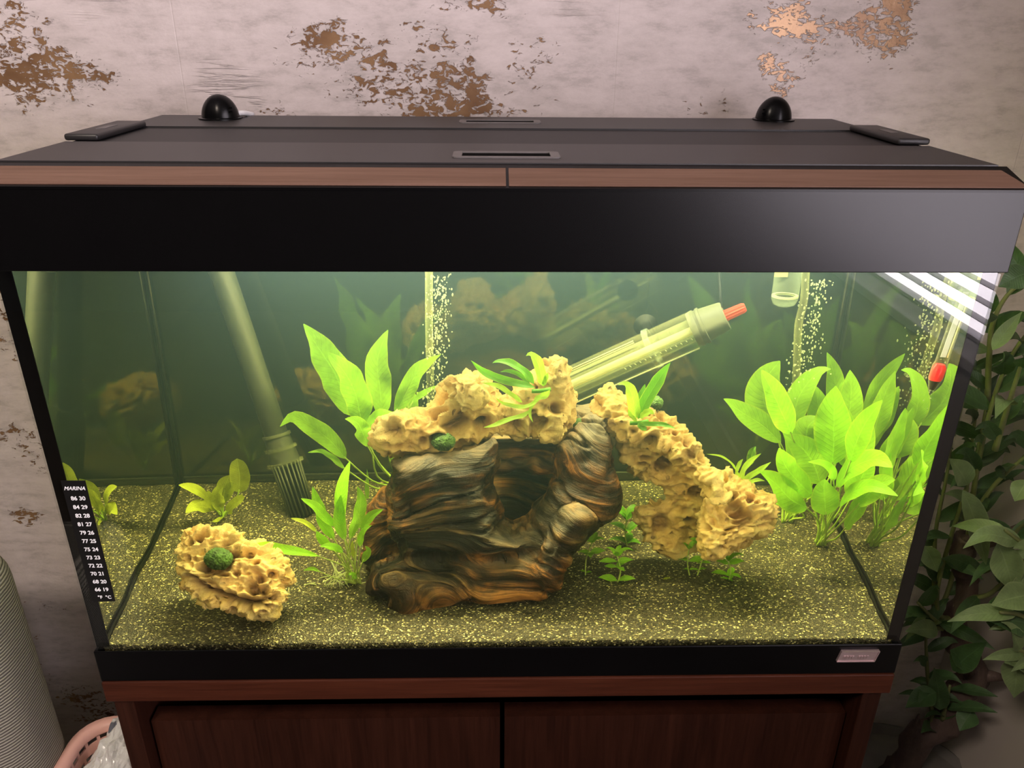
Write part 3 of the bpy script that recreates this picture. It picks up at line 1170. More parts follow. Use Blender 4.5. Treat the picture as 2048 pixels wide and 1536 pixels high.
FXT = FX - 0.006
plate('front_lid_panel', -FXT, FXT, 0.0165, 0.125, HZ2 - 0.0025, HZ2 + 0.0012, (-0.034, 0.038, 0.044, 0.066), 'hood_plastic')
plate('rear_lid_panel', -FXT, FXT, 0.243, HB, HZ2 - 0.0025, HZ2 + 0.0012, (-0.038, 0.036, 0.289, 0.309), 'hood_plastic')
box('lid_recess', -FXT, FXT, 0.125, 0.243, HZ2 - 0.004, HZ2 - 0.0006, 'hood_recess', hd)
for (x0_, x1_, ya, yb) in ((-0.034, 0.038, 0.044, 0.066), (-0.038, 0.036, 0.289, 0.309)):
    fr_ = empty('vent_frame')
    fr_.parent = hd
    g0 = 0.006
    vs, fs = [], []
    outer, inner = [], []
    for (cx, cy, a0) in ((x1_ + 0.002, yb + 0.001, 0), (x0_ - 0.002, yb + 0.001, 90), (x0_ - 0.002, ya - 0.001, 180), (x1_ + 0.002, ya - 0.001, 270)):
        for k in range(5):
            a = math.radians(a0 + k * 22.5)
            outer.append((cx + 0.0055 * math.cos(a), cy + 0.0045 * math.sin(a)))
        inner.append(({0: x1_, 90: x0_, 180: x0_, 270: x1_}[a0], {0: yb, 90: yb, 180: ya, 270: ya}[a0]))
    top = HZ2 + 0.0022
    vs = [(x_, y_, top) for x_, y_ in outer] + [(x_, y_, HZ2 + 0.0008) for x_, y_ in outer] + [(x_, y_, top) for x_, y_ in inner] + [(x_, y_, HZ2 - 0.004) for x_, y_ in inner]
    for i in range(20):
        j = (i + 1) % 20
        fs.append((i, 20 + i, 20 + j, j))
        ci, cj = 40 + i // 5, 40 + (j // 5)
        if ci == cj:
            fs.append((i, j, ci))
        else:
            fs.append((i, j, cj, ci))
    for i in range(4):
        j = (i + 1) % 4
        fs.append((40 + i, 40 + j, 44 + j, 44 + i))
    mesh('frame_rim', vs, fs, 'vent_frame', fr_)
    box('opening_shade', x0_ + 0.0001, x1_ - 0.0001, ya + 0.0001, yb - 0.0001, HZ2 - 0.001, HZ2 + 0.0013, 'black_hole', fr_)  # near-flush black insert stands in for the darkness inside the vent
for s in (-1, 1):
    cl = box('end_clip', min(s * 0.3950, s * 0.3645), max(s * 0.3950, s * 0.3645), 0.136, 0.246, HZ2 + 0.0002, HZ2 + 0.0062, 'vent_frame' if False else 'hood_plastic', hd, 0.0022, 3)
    mk = prism('embossed_mark', [(s * 0.3795 - 0.004, 0.175), (s * 0.3795 + 0.004, 0.178), (s * 0.3795 + 0.004, 0.205), (s * 0.3795 - 0.004, 0.202)], 2, HZ2 + 0.0062, HZ2 + 0.0066, 'vent_frame', cl)
for k, (px, py) in enumerate(((440, 240), (1548, 243))):
    c_ = outz(px, py, HZ2)
    vs, fs = [], []
    nu, nv = 28, 14
    s = 1 if k else -1
    r_ = 0.0205
    for j in range(nv + 1):
        ph = j / nv * math.pi / 2
        for i in range(nu):
            th = 2 * math.pi * i / nu
            rr_ = math.cos(ph) * r_
            zq = math.sin(ph) * r_ * 1.25
            ndx = 1.0 if (i != 20) else 0.94
            vs.append((c_[0] + rr_ * math.cos(th) * ndx, c_[1] + 0.004 + rr_ * math.sin(th) * 0.9 * ndx, HZ2 + 0.0012 + zq))
    for j in range(nv):
        for i in range(nu):
            i2 = (i + 1) % nu
            fs.append((j * nu + i, j * nu + i2, (j + 1) * nu + i2, (j + 1) * nu + i))
    cap = mesh('cable_cap', vs, fs, 'black_plastic', hd, True)
    lathe('cap_flange', [(0, 0.0235), (0.0016, 0.0235), (0.0022, 0.0215), (0.0022, 0.0)], (c_[0], c_[1] + 0.003, HZ2 + 0.001), (0, 0, 1), 'black_plastic', cap, 28, False)
    # vent slots and cable in the gap
    for q in range(2):
        box('cap_slot', c_[0] - s * 0.0165 - 0.0012, c_[0] - s * 0.0165 + 0.0012, c_[1] - 0.011, c_[1] - 0.0085, HZ2 + 0.009 + q * 0.004, HZ2 + 0.0105 + q * 0.004, 'black_hole', cap)
c_ = outz(466, 240, HZ2)
tube('cable', [(c_[0] - 0.006, c_[1] + 0.004, HZ2 + 0.001), (c_[0] + 0.0, c_[1] + 0.002, HZ2 + 0.0055), (c_[0] + 0.006, c_[1] + 0.016, HZ2 + 0.006), (c_[0] + 0.008, c_[1] + 0.05, HZ2 + 0.001)],
     0.0028, 'white_print', hd, 8, True, True, 5)
# light fitting under the lid
lf = box('light_fitting', -0.30, 0.36, 0.09, 0.26, 0.4725, 0.488, 'white_print', hd, 0.002)

# ================================================================== WATER
WL = 0.432
wt = empty('tank_water', label='greenish cloudy water filling the tank', cat='water')
wt['kind'] = 'stuff'
e = 0.3944
yb_, zt = 0.3457, 0.466
vs = [(-e, 0, 0.0125), (e, 0, 0.0125), (e, 0, zt), (-e, 0, zt), (-e, yb_, 0.0125), (e, yb_, 0.0125), (e, yb_, zt), (-e, yb_, zt)]
fs = [(0, 1, 2, 3), (5, 4, 7, 6), (1, 5, 6, 2), (4, 0, 3, 7)]
mesh('water_body', vs, fs, 'water', wt)
box('suspended_haze', -e + 0.0006, e - 0.0006, 0.0006, yb_ - 0.0006, 0.013, WL, 'water_haze', wt)

# ================================================================== SAND
nx, ny = 260, 120
xs = np.linspace(-0.3936, 0.3936, nx)
ys = np.linspace(0.0008, 0.345, ny)
X, Y = np.meshgrid(xs, ys, indexing='ij')
Zs = sand_z(X, Y)
vs = np.stack([X.ravel(), Y.ravel(), Zs.ravel()], 1).tolist()
fs = [(i * ny + j, (i + 1) * ny + j, (i + 1) * ny + j + 1, i * ny + j + 1) for i in range(nx - 1) for j in range(ny - 1)]
ring = [i * ny for i in range(nx)] + [(nx - 1) * ny + j for j in range(1, ny)] + [i * ny + ny - 1 for i in range(nx - 2, -1, -1)] + [j for j in range(ny - 2, 0, -1)]
k = len(vs)
vs += [(vs[i][0], vs[i][1], 0.0128) for i in ring]
fs += [(ring[i], k + i, k + (i + 1) % len(ring), ring[(i + 1) % len(ring)]) for i in range(len(ring))]
sd = mesh('sand', vs, fs, 'dark_sand', None, True)
tag(sd, 'dark brown sand with pale specks covering the tank floor', 'sand', kind='stuff')

# ================================================================== STONES AND DRIFTWOOD
front_rock = dragon_stone('dragon_stone', [
    blob([(352, 1078), (362, 1056), (395, 1048), (430, 1060), (462, 1056), (482, 1062), (497, 1082), (525, 1083), (556, 1108), (572, 1128), (585, 1160),
          (568, 1170), (572, 1208), (548, 1234), (505, 1241), (470, 1230), (430, 1214), (395, 1196), (378, 1176), (372, 1160), (358, 1132), (348, 1100)],
         0.058, 42, 0.020, 0.030, 0.022, 0.0025)], 11,
    'craggy tan rock on the sand at the left with a moss ball on top', 1.1, 0.0014, 1.2,
    [(438, 1122, .020, .006), (378, 1082, .007, .007), (400, 1072, .006, .006), (392, 1166, .009, .011), (412, 1180, .009, .012), (436, 1193, .010, .013), (462, 1203, .010, .014), (488, 1207, .010, .014), (512, 1206, .009, .012),
          (520, 1160, .007, .008), (498, 1110, .006, .006), (512, 1128, .006, .007), (370, 1118, .006, .006), (545, 1150, .006, .007), (530, 1185, .007, .009), (505, 1178, .007, .008), (475, 1150, .005, .006), (552, 1195, .006, .007), (455, 1225, .006, .007), (500, 1228, .007, .008)])


def spot(px, py, Y):
    return iny(px, py, Y)


rock_l = dragon_stone('dragon_stone', [
    blob([(742, 862), (752, 838), (800, 820), (850, 815), (872, 790), (890, 757), (930, 742), (965, 743), (990, 765), (1010, 795), (1020, 832), (1008, 862), (985, 880),
          (940, 888), (900, 908), (850, 915), (800, 916), (768, 908), (746, 890)], 0.145, 32, 0.028, 0.04, 0.032),
    blob([(900, 745), (930, 742), (965, 743), (985, 765), (990, 800), (960, 830), (920, 830), (895, 800), (885, 770)], 0.140, 28, 0.036, 0.03, 0.03),
    blob([(750, 850), (790, 825), (830, 830), (840, 870), (800, 890), (755, 885)], 0.120, 30, 0.018, 0.03, 0.02)],
    23, 'large left hand pitted yellow rock piled on top of the driftwood', 1.05, 0.0016, 0.0,
    [(782, 858, 0.013, 0.013), (912, 850, 0.016, 0.018), (968, 852, 0.014, 0.018), (905, 782, 0.007, 0.006),
     (845, 885, 0.007, 0.008)])
rock_m = dragon_stone('dragon_stone', [
    blob([(985, 840), (1005, 800), (1042, 772), (1060, 760), (1078, 722), (1108, 707), (1136, 720), (1148, 765), (1158, 835), (1152, 855), (1132, 870), (1120, 888),
          (1090, 888), (1060, 862), (1025, 872), (1002, 862)], 0.150, 26, 0.03, 0.035, 0.03),
    blob([(1075, 740), (1108, 712), (1134, 722), (1140, 760), (1120, 800), (1085, 800), (1068, 770)], 0.150, 24, 0.036, 0.03, 0.022)],
    37, 'tall peaked yellow rock with a fern on the driftwood, right of the other', 1.0, 0.0016, 0.0,
    [(1112, 815, 0.009, 0.014), (1075, 846, 0.011, 0.014), (1030, 850, 0.010, 0.012), (1128, 850, 0.006, 0.008)])
arch = dragon_stone('dragon_stone', [
    blob([(1178, 802), (1195, 777), (1215, 768), (1238, 786), (1290, 808), (1330, 822), (1366, 846), (1392, 882), (1420, 925), (1442, 965), (1456, 1000),
          (1432, 1004), (1402, 964), (1372, 930), (1340, 902), (1310, 890), (1275, 882), (1250, 872), (1222, 855), (1190, 835)], 0.122, 50, 0.011, 0.022, 0.018),
    blob([(1240, 870), (1300, 880), (1370, 915), (1420, 955), (1452, 1000), (1452, 1060), (1410, 1108), (1345, 1110), (1298, 1088), (1262, 1045), (1285, 1012), (1330, 990),
          (1305, 968), (1262, 950), (1240, 915)], 0.140, 4, 0.008, 0.02, 0.018)],
    51, 'arching brown rock reaching right from the driftwood, dark underneath', 1.05, 0.0016, 0.8,
    [(1300, 880, 0.010, 0.010), (1350, 865, 0.006, 0.006), (1375, 885, 0.006, 0.006), (1385, 905, 0.006, 0.006), (1330, 930, 0.014, 0.010), (1390, 985, 0.012, 0.010), (1320, 1050, 0.012, 0.008)])
foot = dragon_stone('dragon_stone', [
    blob([(1428, 948), (1452, 930), (1482, 958), (1520, 984), (1547, 1002), (1554, 1036), (1532, 1070), (1482, 1086), (1445, 1112), (1415, 1112), (1398, 1080), (1400, 1020), (1412, 980)],
         0.100, 44, 0.022, 0.035, 0.022)],
    63, 'low pale rock at the right foot of the arch, beside the sword plants', 1.0, 0.0016, 1.2,
    [(1470, 1015, 0.010, 0.008), (1500, 1000, 0.007, 0.007), (1490, 1040, 0.014, 0.006)])

# driftwood: several fused lobes, then long grain carved along the flow of the wood
dw_parts = [
    blob([(775, 920), (800, 913), (850, 906), (900, 895), (950, 880), (990, 868), (1001, 882), (998, 930), (984, 960), (990, 1012), (1002, 1050), (1058, 1074), (1062, 1104),
          (1000, 1124), (900, 1120), (800, 1125), (765, 1080), (772, 1000)], 0.105, 14, 0.030, 0.10, 0.030),  # rear extended to stop light leaking into the hollow
    blob([(730, 1160), (742, 1124), (790, 1100), (900, 1096), (1000, 1102), (1060, 1086), (1110, 1060), (1135, 1090), (1140, 1130), (1130, 1175), (1085, 1205), (1000, 1212), (900, 1212),
          (850, 1222), (825, 1238), (795, 1232), (770, 1205), (728, 1185)], 0.088, 18, 0.032, 0.07, 0.030),
    blob([(1105, 890), (1140, 850), (1180, 815), (1215, 828), (1232, 870), (1236, 930), (1241, 985), (1228, 1030), (1185, 1062), (1145, 1102), (1120, 1160), (1060, 1130), (1000, 1104),
          (1000, 1066), (1060, 1044), (1100, 1004), (1120, 960), (1108, 920)], 0.120, 16, 0.030, 0.10, 0.030),  # also deepened rearwards to keep light out of the hollow
    blob([(975, 900), (1040, 868), (1112, 878), (1135, 950), (1112, 1045), (1040, 1085), (980, 1070)], 0.290, 0, 0.012, 0.02, 0.02),
    blob([(940, 884), (1000, 872), (1130, 868), (1145, 895), (1060, 902), (950, 905)], 0.215, 0, 0.075, 0.08, 0.008),  # hidden roof lobe added to shade the hollow from above
    blob([(970, 930), (1125, 930), (1120, 1060), (1060, 1100), (985, 1090)], 0.225, 38, 0.012, 0.03, 0.02),
    blob([(735, 1012), (775, 975), (808, 1000), (808, 1100), (790, 1140), (742, 1150), (718, 1122), (722, 1050)], 0.150, 20, 0.030, 0.04, 0.025),
    blob([(1138, 800), (1200, 803), (1238, 850), (1232, 905), (1150, 900), (1105, 880)], 0.190, 14, 0.025, 0.03, 0.02),
    blob([(1035, 1160), (1075, 1080), (1120, 1020), (1160, 1000), (1190, 1030), (1150, 1090), (1125, 1180), (1080, 1200)], 0.085, 18, 0.030, 0.04, 0.025),
    blob([(800, 912), (1000, 870), (1130, 870), (1150, 905), (1000, 925), (810, 945)], 0.160, 30, 0.015, 0.03, 0.02),
]
me = remeshed(dw_parts, 0.0019)
me.name = 'driftwood'
c, nr = getv(me)
lobe = fbm(c, 13, 3, 71) * 0.008
# flow: the grain sweeps down and to the right, and curls round the hollow
ang = 0.15 + 0.75 * vnoise(c * 8, 5) + 0.35 * vnoise(c * 19, 6) + 0.75 * sstep(-0.02, 0.16, c[:, 0])
ca, sa = np.cos(ang), np.sin(ang)
along = c[:, 0] * ca - c[:, 2] * sa
across = c[:, 0] * sa + c[:, 2] * ca
Gp = np.stack([along * 9, across * 95 + 9 * vnoise(c * 14, 9) * 0.35, c[:, 1] * 30], 1)
g1 = fbm(Gp, 1.0, 3, 33, 0.6)
Gq = np.stack([along * 5, across * 34 + vnoise(c * 9, 19) * 1.3, c[:, 1] * 14], 1)
g2 = fbm(Gq, 1.0, 2, 43, 0.5)
f1, v1 = worley(c + 0.008 * np.stack([vnoise(c * 30, 81), vnoise(c * 30, 82), vnoise(c * 30, 83)], 1), 24, 91)
knot = np.where(v1 > 0.55, sstep(0.42, 0.12, f1), 0)
crev = sstep(0.12, 0.0, np.abs(g2)) * 0.004
Gr = np.stack([along * 7, across * 60 + vnoise(c * 12, 29) * 0.8, c[:, 1] * 25], 1)
g3 = 1 - 2 * np.abs(vnoise(Gr, 55))
c2 = c + nr * (lobe + g1 * 0.0014 + g2 * 0.0040 + g3 * 0.0014 - crev * 1.3 - knot * 0.007)[:, None]
setv(me, c2)
fa = me.attributes.new('flow', 'FLOAT_VECTOR', 'POINT')
fa.data.foreach_set('vector', np.stack([along, across, c[:, 1]], 1).astype(np.float32).ravel())
fattr(me, 'grain', np.clip(0.5 + 0.32 * g1 + 0.26 * g2 - 0.4 * knot - crev * 60, 0, 1))
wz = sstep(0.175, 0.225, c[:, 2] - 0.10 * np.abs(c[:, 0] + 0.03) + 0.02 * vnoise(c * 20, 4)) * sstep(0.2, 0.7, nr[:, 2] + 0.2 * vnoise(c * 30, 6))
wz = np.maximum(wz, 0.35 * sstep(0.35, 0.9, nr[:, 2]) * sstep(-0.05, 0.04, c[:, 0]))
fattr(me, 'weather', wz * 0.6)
dw = link('driftwood', me, 'driftwood', None, True)
tag(dw, 'big dark brown gnarled driftwood stump in the middle of the tank', 'driftwood')


_bv = {}


def seat(obj, px, py, Y):
    """the point of an object's surface seen at a pixel, with its normal (or the fallback depth Y)"""
    if obj is not None:
        if obj.name not in _bv:
            me_ = obj.data
            _bv[obj.name] = BVHTree.FromPolygons([v_.co for v_ in me_.vertices], [tuple(p.vertices) for p in me_.polygons])
        s_, t_ = inray(px, py)
        h_ = _bv[obj.name].ray_cast(Vector(s_), Vector(t_))
        if h_[0] is not None:
            return np.array(h_[0]), np.array(h_[1])
    return iny(px, py, Y), np.array([0, -0.5, 0.86])


# moss balls
def moss_ball(px, py, Y, rpx, label, squash=0.85, obj=None):
    c0, n0 = seat(obj, px, py, Y)
    r_ = rpx * pxscale(px, py, c0[1])
    if obj is not None:
        c0 = c0 + np.array([0, -0.35, 0.45]) * r_
    bm = bmesh.new()
    bmesh.ops.create_icosphere(bm, subdivisions=5, radius=1)
    P = np.array([v_.co for v_ in bm.verts])
    d = 1 + 0.06 * fbm(P, 3, 2, 3) + 0.10 * (vnoise(P * 22, 5)) + 0.05 * vnoise(P * 45, 7)
    for v_, k in zip(bm.verts, d):
        v_.co = v_.co * float(k) * r_
        v_.co.z *= squash
    me_ = bpy.data.meshes.new('moss_ball')
    bm.to_mesh(me_)
    bm.free()
    o = link('moss_ball', me_, 'moss', None, True)
    o.location = c0
    return tag(o, label, 'moss ball')


moss_ball(441, 1124, 0.052, 27, 'round dark green moss ball sitting on the craggy rock at left', 0.85, front_rock)
moss_ball(888, 890, 0.092, 23, 'dark green moss ball tucked behind the top edge of the driftwood', 0.8, rock_l)
moss_ball(1160, 850, 0.150, 16, 'small blurred green moss ball between the peaked rock and the arch')
moss_ball(1308, 806, 0.146, 18, 'faint green moss clump behind the fern on the arching rock')

# ================================================================== EQUIPMENT IN THE WATER
# heater
ht = empty('aquarium_heater', label='clear glass heater with grey cap and red knob slanting behind the rocks', cat='heater')
A = iny(1130, 775, 0.235)
B = iny(1398, 655, 0.215)
ax = (B - A) / np.linalg.norm(B - A)
Lh = np.linalg.norm(B - A)
A = A - ax * 0.02
Lh += 0.02
lathe('guard_tube', [(0, 0.0200), (Lh, 0.0200)], A, ax, 'clear_guard', ht, 32, False)
lathe('glass_tube', [(0, 0.0), (0.002, 0.010), (0.01, 0.0125), (Lh, 0.0125)], A, ax, 'clear_tube', ht, 24, False)
lathe('heating_core', [(0, 0.0046), (Lh - 0.012, 0.0046)], A + ax * 0.008, ax, 'ceramic', ht, 12)
side = np.cross(ax, np.array([0, 1.0, 0]))
side /= np.linalg.norm(side)
for sgn, off in ((1, 0.0190), (-1, 0.0190), (1, 0.0170)):
    q = A + side * sgn * off + np.array([0, -0.008, 0])
    tube('guard_rib', [q + ax * (0.004 if sgn > 0 else 0.012), q + ax * (Lh * (0.62 if sgn > 0 else 0.95))], 0.0008, 'ceramic', ht, 6)
q = A + side * -0.004 + np.array([0, -0.0115, 0])
for k in range(14):
    z_ = q + ax * (Lh * (0.50 + 0.033 * k))
    tube('scale_mark', [z_, z_ + side * -0.002 + ax * 0.001], 0.0005, 'ceramic', ht, 5)
lathe('clip_ring', [(-0.003, 0.0205), (-0.003, 0.0225), (0.003, 0.0225), (0.003, 0.0205)], A + ax * Lh * 0.70, ax, 'clear_cup', ht, 28, False)
sc_ = A + ax * Lh * 0.72 + np.array([0, 0.02, 0]) + side * 0.012
cup = lathe('suction_cup', [(0, 0.004), (0.012, 0.005), (0.018, 0.009), (0.022, 0.013)], sc_, (0, 1, 0.1), 'silicone', ht, 24)
capd = lathe('cap', [(-0.004, 0.0190), (0.0, 0.0202), (0.003, 0.0202), (0.003, 0.0190), (0.006, 0.0190), (0.006, 0.0202), (0.009, 0.0202), (0.0095, 0.0185), (0.030, 0.0160), (0.032, 0.0150), (0.032, 0.007), (0.026, 0.007)],
             A + ax * (Lh - 0.003), ax, 'heater_cap', ht, 32)
prism_n = 10
kn0 = A + ax * (Lh + 0.026)
vsk, fsk = [], []
uu = side
vv_ = np.cross(ax, uu)
for d_, r0 in ((0, 0.0062), (0.022, 0.0055), (0.0245, 0.0042)):
    for k in range(24):
        a = 2 * math.pi * k / 24
        rr_ = r0 * (1.0 if k % 2 else 0.86)
        vsk.append(kn0 + ax * d_ + rr_ * (uu * math.cos(a) + vv_ * math.sin(a)))
for i in range(2):
    for k in range(24):
        k2 = (k + 1) % 24
        fsk.append((i * 24 + k, i * 24 + k2, (i + 1) * 24 + k2, (i + 1) * 24 + k))
fsk.append(tuple(range(48, 72)))
mesh('knob', vsk, fsk, 'red_knob', ht)
tube('power_cable', [A + ax * (Lh + 0.028) + side * 0.010, A + ax * (Lh + 0.036) + side * 0.016 + np.array([0, 0.03, 0]), A + ax * (Lh + 0.04) + side * 0.02 + np.array([0.0, 0.085, 0.05]), A + ax * (Lh + 0.04) + side * 0.02 + np.array([0.0, 0.095, 0.12])],
     0.0018, 'black_plastic', ht, 8, True, True, 6)

# filter intake
fi = empty('filter_intake', label='dark filter intake pipe with slotted strainer leaning at the back left', cat='filter pipe')
A = iny(440, 535, 0.305)
B = iny(552, 868, 0.285)
Cq = iny(606, 1030, 0.262)
ax = (B - A) / np.linalg.norm(B - A)
lathe('intake_pipe', [(0, 0.0135), (np.linalg.norm(B - A), 0.0135)], A, ax, 'dark_pipe', fi, 24)
ax2 = (Cq - B) / np.linalg.norm(Cq - B)
L2 = np.linalg.norm(Cq - B)
for k, (d_, r_) in enumerate(((0.0, 0.0165), (0.016, 0.0185), (0.034, 0.021))):
    lathe('collar', [(d_, r_ - 0.002), (d_, r_), (d_ + 0.0035, r_), (d_ + 0.0035, r_ - 0.002)], B, ax2, 'clear_tube' if k else 'heater_cap', fi, 28)
lathe('socket', [(0, 0.0145), (0.036, 0.0175)], B, ax2, 'strainer', fi, 24)
sr = lathe('strainer', [(0.036, 0.0135), (L2, 0.0130), (L2, 0.0)], B, ax2, 'black_hole', fi, 20, False)
u_ = np.cross(ax2, [0, 1.0, 0])
u_ /= np.linalg.norm(u_)
v_ = np.cross(ax2, u_)
for k in range(20):
    a = 2 * math.pi * k / 20
    d_ = u_ * math.cos(a) + v_ * math.sin(a)
    tube('strainer_rib', [B + ax2 * 0.036 + d_ * 0.0165, B + ax2 * L2 + d_ * 0.0145], 0.0012, 'strainer', sr, 5)


# air lines and bubble columns
def air_line(path, Y, r_, label, cols, seed, group=None):
    e_ = empty('air_tube', label=label, cat='air tube')
    pts = [iny(x, y, Y) for x, y in path]
    tube('tube', pts, r_, 'clear_tube', e_, 14, False, True, 6)
    return e_


def bubbles(label, seed, n, fn):
    rr = random.Random(seed)
    bm = bmesh.new()
    for i in range(n):
        p, r_ = fn(rr)
        mt = Matrix.Translation(p) @ Matrix.Diagonal((1, 1, rr.choice([1, 1, 1.5, 2.0]), 1))
        bmesh.ops.create_icosphere(bm, subdivisions=1, radius=r_, matrix=mt)
    me_ = bpy.data.meshes.new('bubbles')
    bm.to_mesh(me_)
    bm.free()
    o = link('bubbles', me_, 'bubble', None, True)
    return tag(o, label, 'bubbles', kind='stuff')


air_line([(858, 540), (858, 620), (859, 700), (862, 800), (868, 880)], 0.255, 0.0042, 'straight clear air tube rising behind the large left yellow rock', 0, 1)


def bub1(rr):
    py = 548 + 265 * rr.random()
    k = (py - 548) / 265
    px = rr.gauss(880 - 12 * k, 12 + 2 * k)
    px = min(max(px, 846), 905)
    return iny(px, py, 0.25 + rr.gauss(0, 0.008)), (0.0005 + 0.0006 * rr.random())


bubbles('column of pale air bubbles beside the straight clear air tube', 3, 420, bub1)
air_line([(1612, 530), (1608, 600), (1597, 650), (1594, 720), (1590, 800), (1583, 880), (1575, 960)], 0.26, 0.0042, 'bent clear air tube rising behind the sword plants at right', 0, 1)


def bub2(rr):
    py = 560 + 260 * rr.random()
    k = (py - 560) / 260
    px = rr.gauss(1638 - 45 * k, 13 + 4 * k)
    return iny(px, py, 0.255 + rr.gauss(0, 0.008)), (0.0005 + 0.0006 * rr.random())


bubbles('column of air bubbles above the sword plants at the right end', 5, 300, bub2)

cp_ = empty('hanging_cup', label='small clear plastic cup with a yellow label hanging below the hood at right', cat='cup')
c0 = iny(1577, 545, 0.26)
c0[2] = min(c0[2], 0.41)
bz = iny(1577, 612, 0.26)[2]
rcup = 27 * pxscale(1577, 580, 0.26)
Hc = 0.43 - bz
lathe('cup_body', [(0, rcup * 0.5), (0.002, rcup * 0.8), (0.008, rcup), (Hc, rcup)], (c0[0], 0.26, bz), (0, 0, 1), 'clear_cup', cp_, 28, True)
lathe('cup_ring', [(0.010, rcup * 0.75), (0.010, rcup * 0.98), (0.012, rcup * 0.98), (0.012, rcup * 0.75)], (c0[0], 0.26, bz), (0, 0, 1), 'ceramic', cp_, 28, False)
q = iny(1562, 548, 0.26 - rcup)
box('cup_label', q[0] - 0.007, q[0] + 0.007, 0.26 - rcup - 0.0012, 0.26 - rcup - 0.0004, q[2] - 0.003, q[2] + 0.03, 'yellow_label', cp_)

# hanging glass thermometer at the front right
gt = empty('glass_thermometer', label='glass thermometer with a red weighted tip hanging in the front right corner', cat='thermometer')
A = iny(1936, 575, 0.009)
B = iny(1862, 782, 0.009)
ax = (A - B) / np.linalg.norm(A - B)
Lg = np.linalg.norm(A - B)
lathe('glass_tube', [(0, 0.0), (0.001, 0.0028), (0.012, 0.0062), (0.024, 0.0066), (0.028, 0.0055), (Lg, 0.0055)], B, ax, 'clear_tube', gt, 20, False)
lathe('shot_weight', [(0.0015, 0.0022), (0.010, 0.0050), (0.0105, 0.0)], B, ax, 'silicone', gt, 16, False)
lathe('red_weight', [(0.0104, 0.0052), (0.013, 0.0062), (0.022, 0.0062), (0.0255, 0.004), (0.0258, 0.0)], B, ax, 'red_shot', gt, 20)
sdv = np.cross(ax, [0, 1.0, 0])
sdv /= np.linalg.norm(sdv)
q0 = B + ax * 0.032
mesh('scale_paper', [q0 - sdv * 0.0024, q0 + sdv * 0.0024, B + ax * (Lg - 0.004) + sdv * 0.0024, B + ax * (Lg - 0.004) - sdv * 0.0024,
                     q0 - sdv * 0.0024 + np.array([0, .0004, 0]), q0 + sdv * 0.0024 + np.array([0, .0004, 0]), B + ax * (Lg - 0.004) + sdv * 0.0024 + np.array([0, .0004, 0]), B + ax * (Lg - 0.004) - sdv * 0.0024 + np.array([0, .0004, 0])],
     [(0, 1, 2, 3), (7, 6, 5, 4), (0, 4, 5, 1), (1, 5, 6, 2), (2, 6, 7, 3), (3, 7, 4, 0)], 'white_print', gt)
tube('mercury_line', [q0 - sdv * 0.004 , B + ax * (Lg - 0.01) - sdv * 0.004], 0.0007, 'yellow_label', gt, 6)
sp_ = B + ax * (Lg * 0.93)
lathe('suction_cup', [(0, 0.003), (0.012, 0.005), (0.016, 0.010), (0.019, 0.0145)], (sp_[0], 0.0195, sp_[2]), (0, -1, 0), 'clear_cup', gt, 24)
lathe('holder_ring', [(-0.002, 0.0060), (-0.002, 0.0076), (0.003, 0.0076), (0.003, 0.0060)], sp_, ax, 'clear_cup', gt, 20, False)

# ================================================================== PLANTS
# tall sword plant behind the driftwood on the left
p1 = empty('sword_plant', label='tall sword plant with long wavy leaves behind the driftwood at left', cat='plant')
b = on_sand(815, 985)
b = np.array([b[0], min(b[1], 0.315), b[2]])
b[2] = float(sand_z(b[0], b[1])) - 0.003
yb = b[1]
D1 = [
    ([(705, 832), (672, 750), (640, 700), (607, 648)], 0.27, 0.23, 72, {}),
    ([(725, 852), (712, 790), (690, 745), (655, 705)], 0.25, 0.22, 62, {}),
    ([(765, 835), (760, 780), (755, 720), (776, 660)], 0.28, 0.26, 52, {}),
    ([(790, 830), (812, 785), (838, 740), (882, 709)], 0.27, 0.24, 36, {}),
    ([(800, 850), (818, 820), (822, 795), (815, 775)], 0.31, 0.30, 34, {}),
    ([(822, 806), (845, 788), (874, 771)], 0.29, 0.28, 13, {}),
    ([(692, 918), (660, 880), (620, 850), (585, 833), (560, 853)], 0.25, 0.19, 42, {'roll': 0.5}),
    ([(690, 938), (660, 912), (640, 903), (616, 905)], 0.25, 0.22, 15, {}),
    ([(738, 893), (725, 865), (715, 845), (690, 838)], 0.24, 0.20, 34, {}),
    ([(742, 892), (748, 862), (765, 838), (790, 826)], 0.25, 0.24, 56, {'roll': 0.4}),
    ([(735, 1005), (734, 975), (735, 955), (734, 938)], 0.30, 0.29, 9, {'shape': 'lance'}),
]
for path, Y0, Y1, wpx, kw in D1:
    bb_ = b + np.array([R.uniform(-0.008, 0.008), R.uniform(-0.006, 0.006), 0])
    wleaf(p1, path, Y0, Y1, wpx, 'sword_leaf', bb_, wav=0.26, **kw)
for k in range(5):
    q = b + np.array([-0.03 + 0.012 * k, -0.01, 0.10 + 0.01 * k])
    tube('stem', [b, (b + q) / 2 + np.array([0.004, 0, 0.004]), q], [0.0015, 0.0013, 0.0011], 'stem_green', p1, 6, True, True, 4)

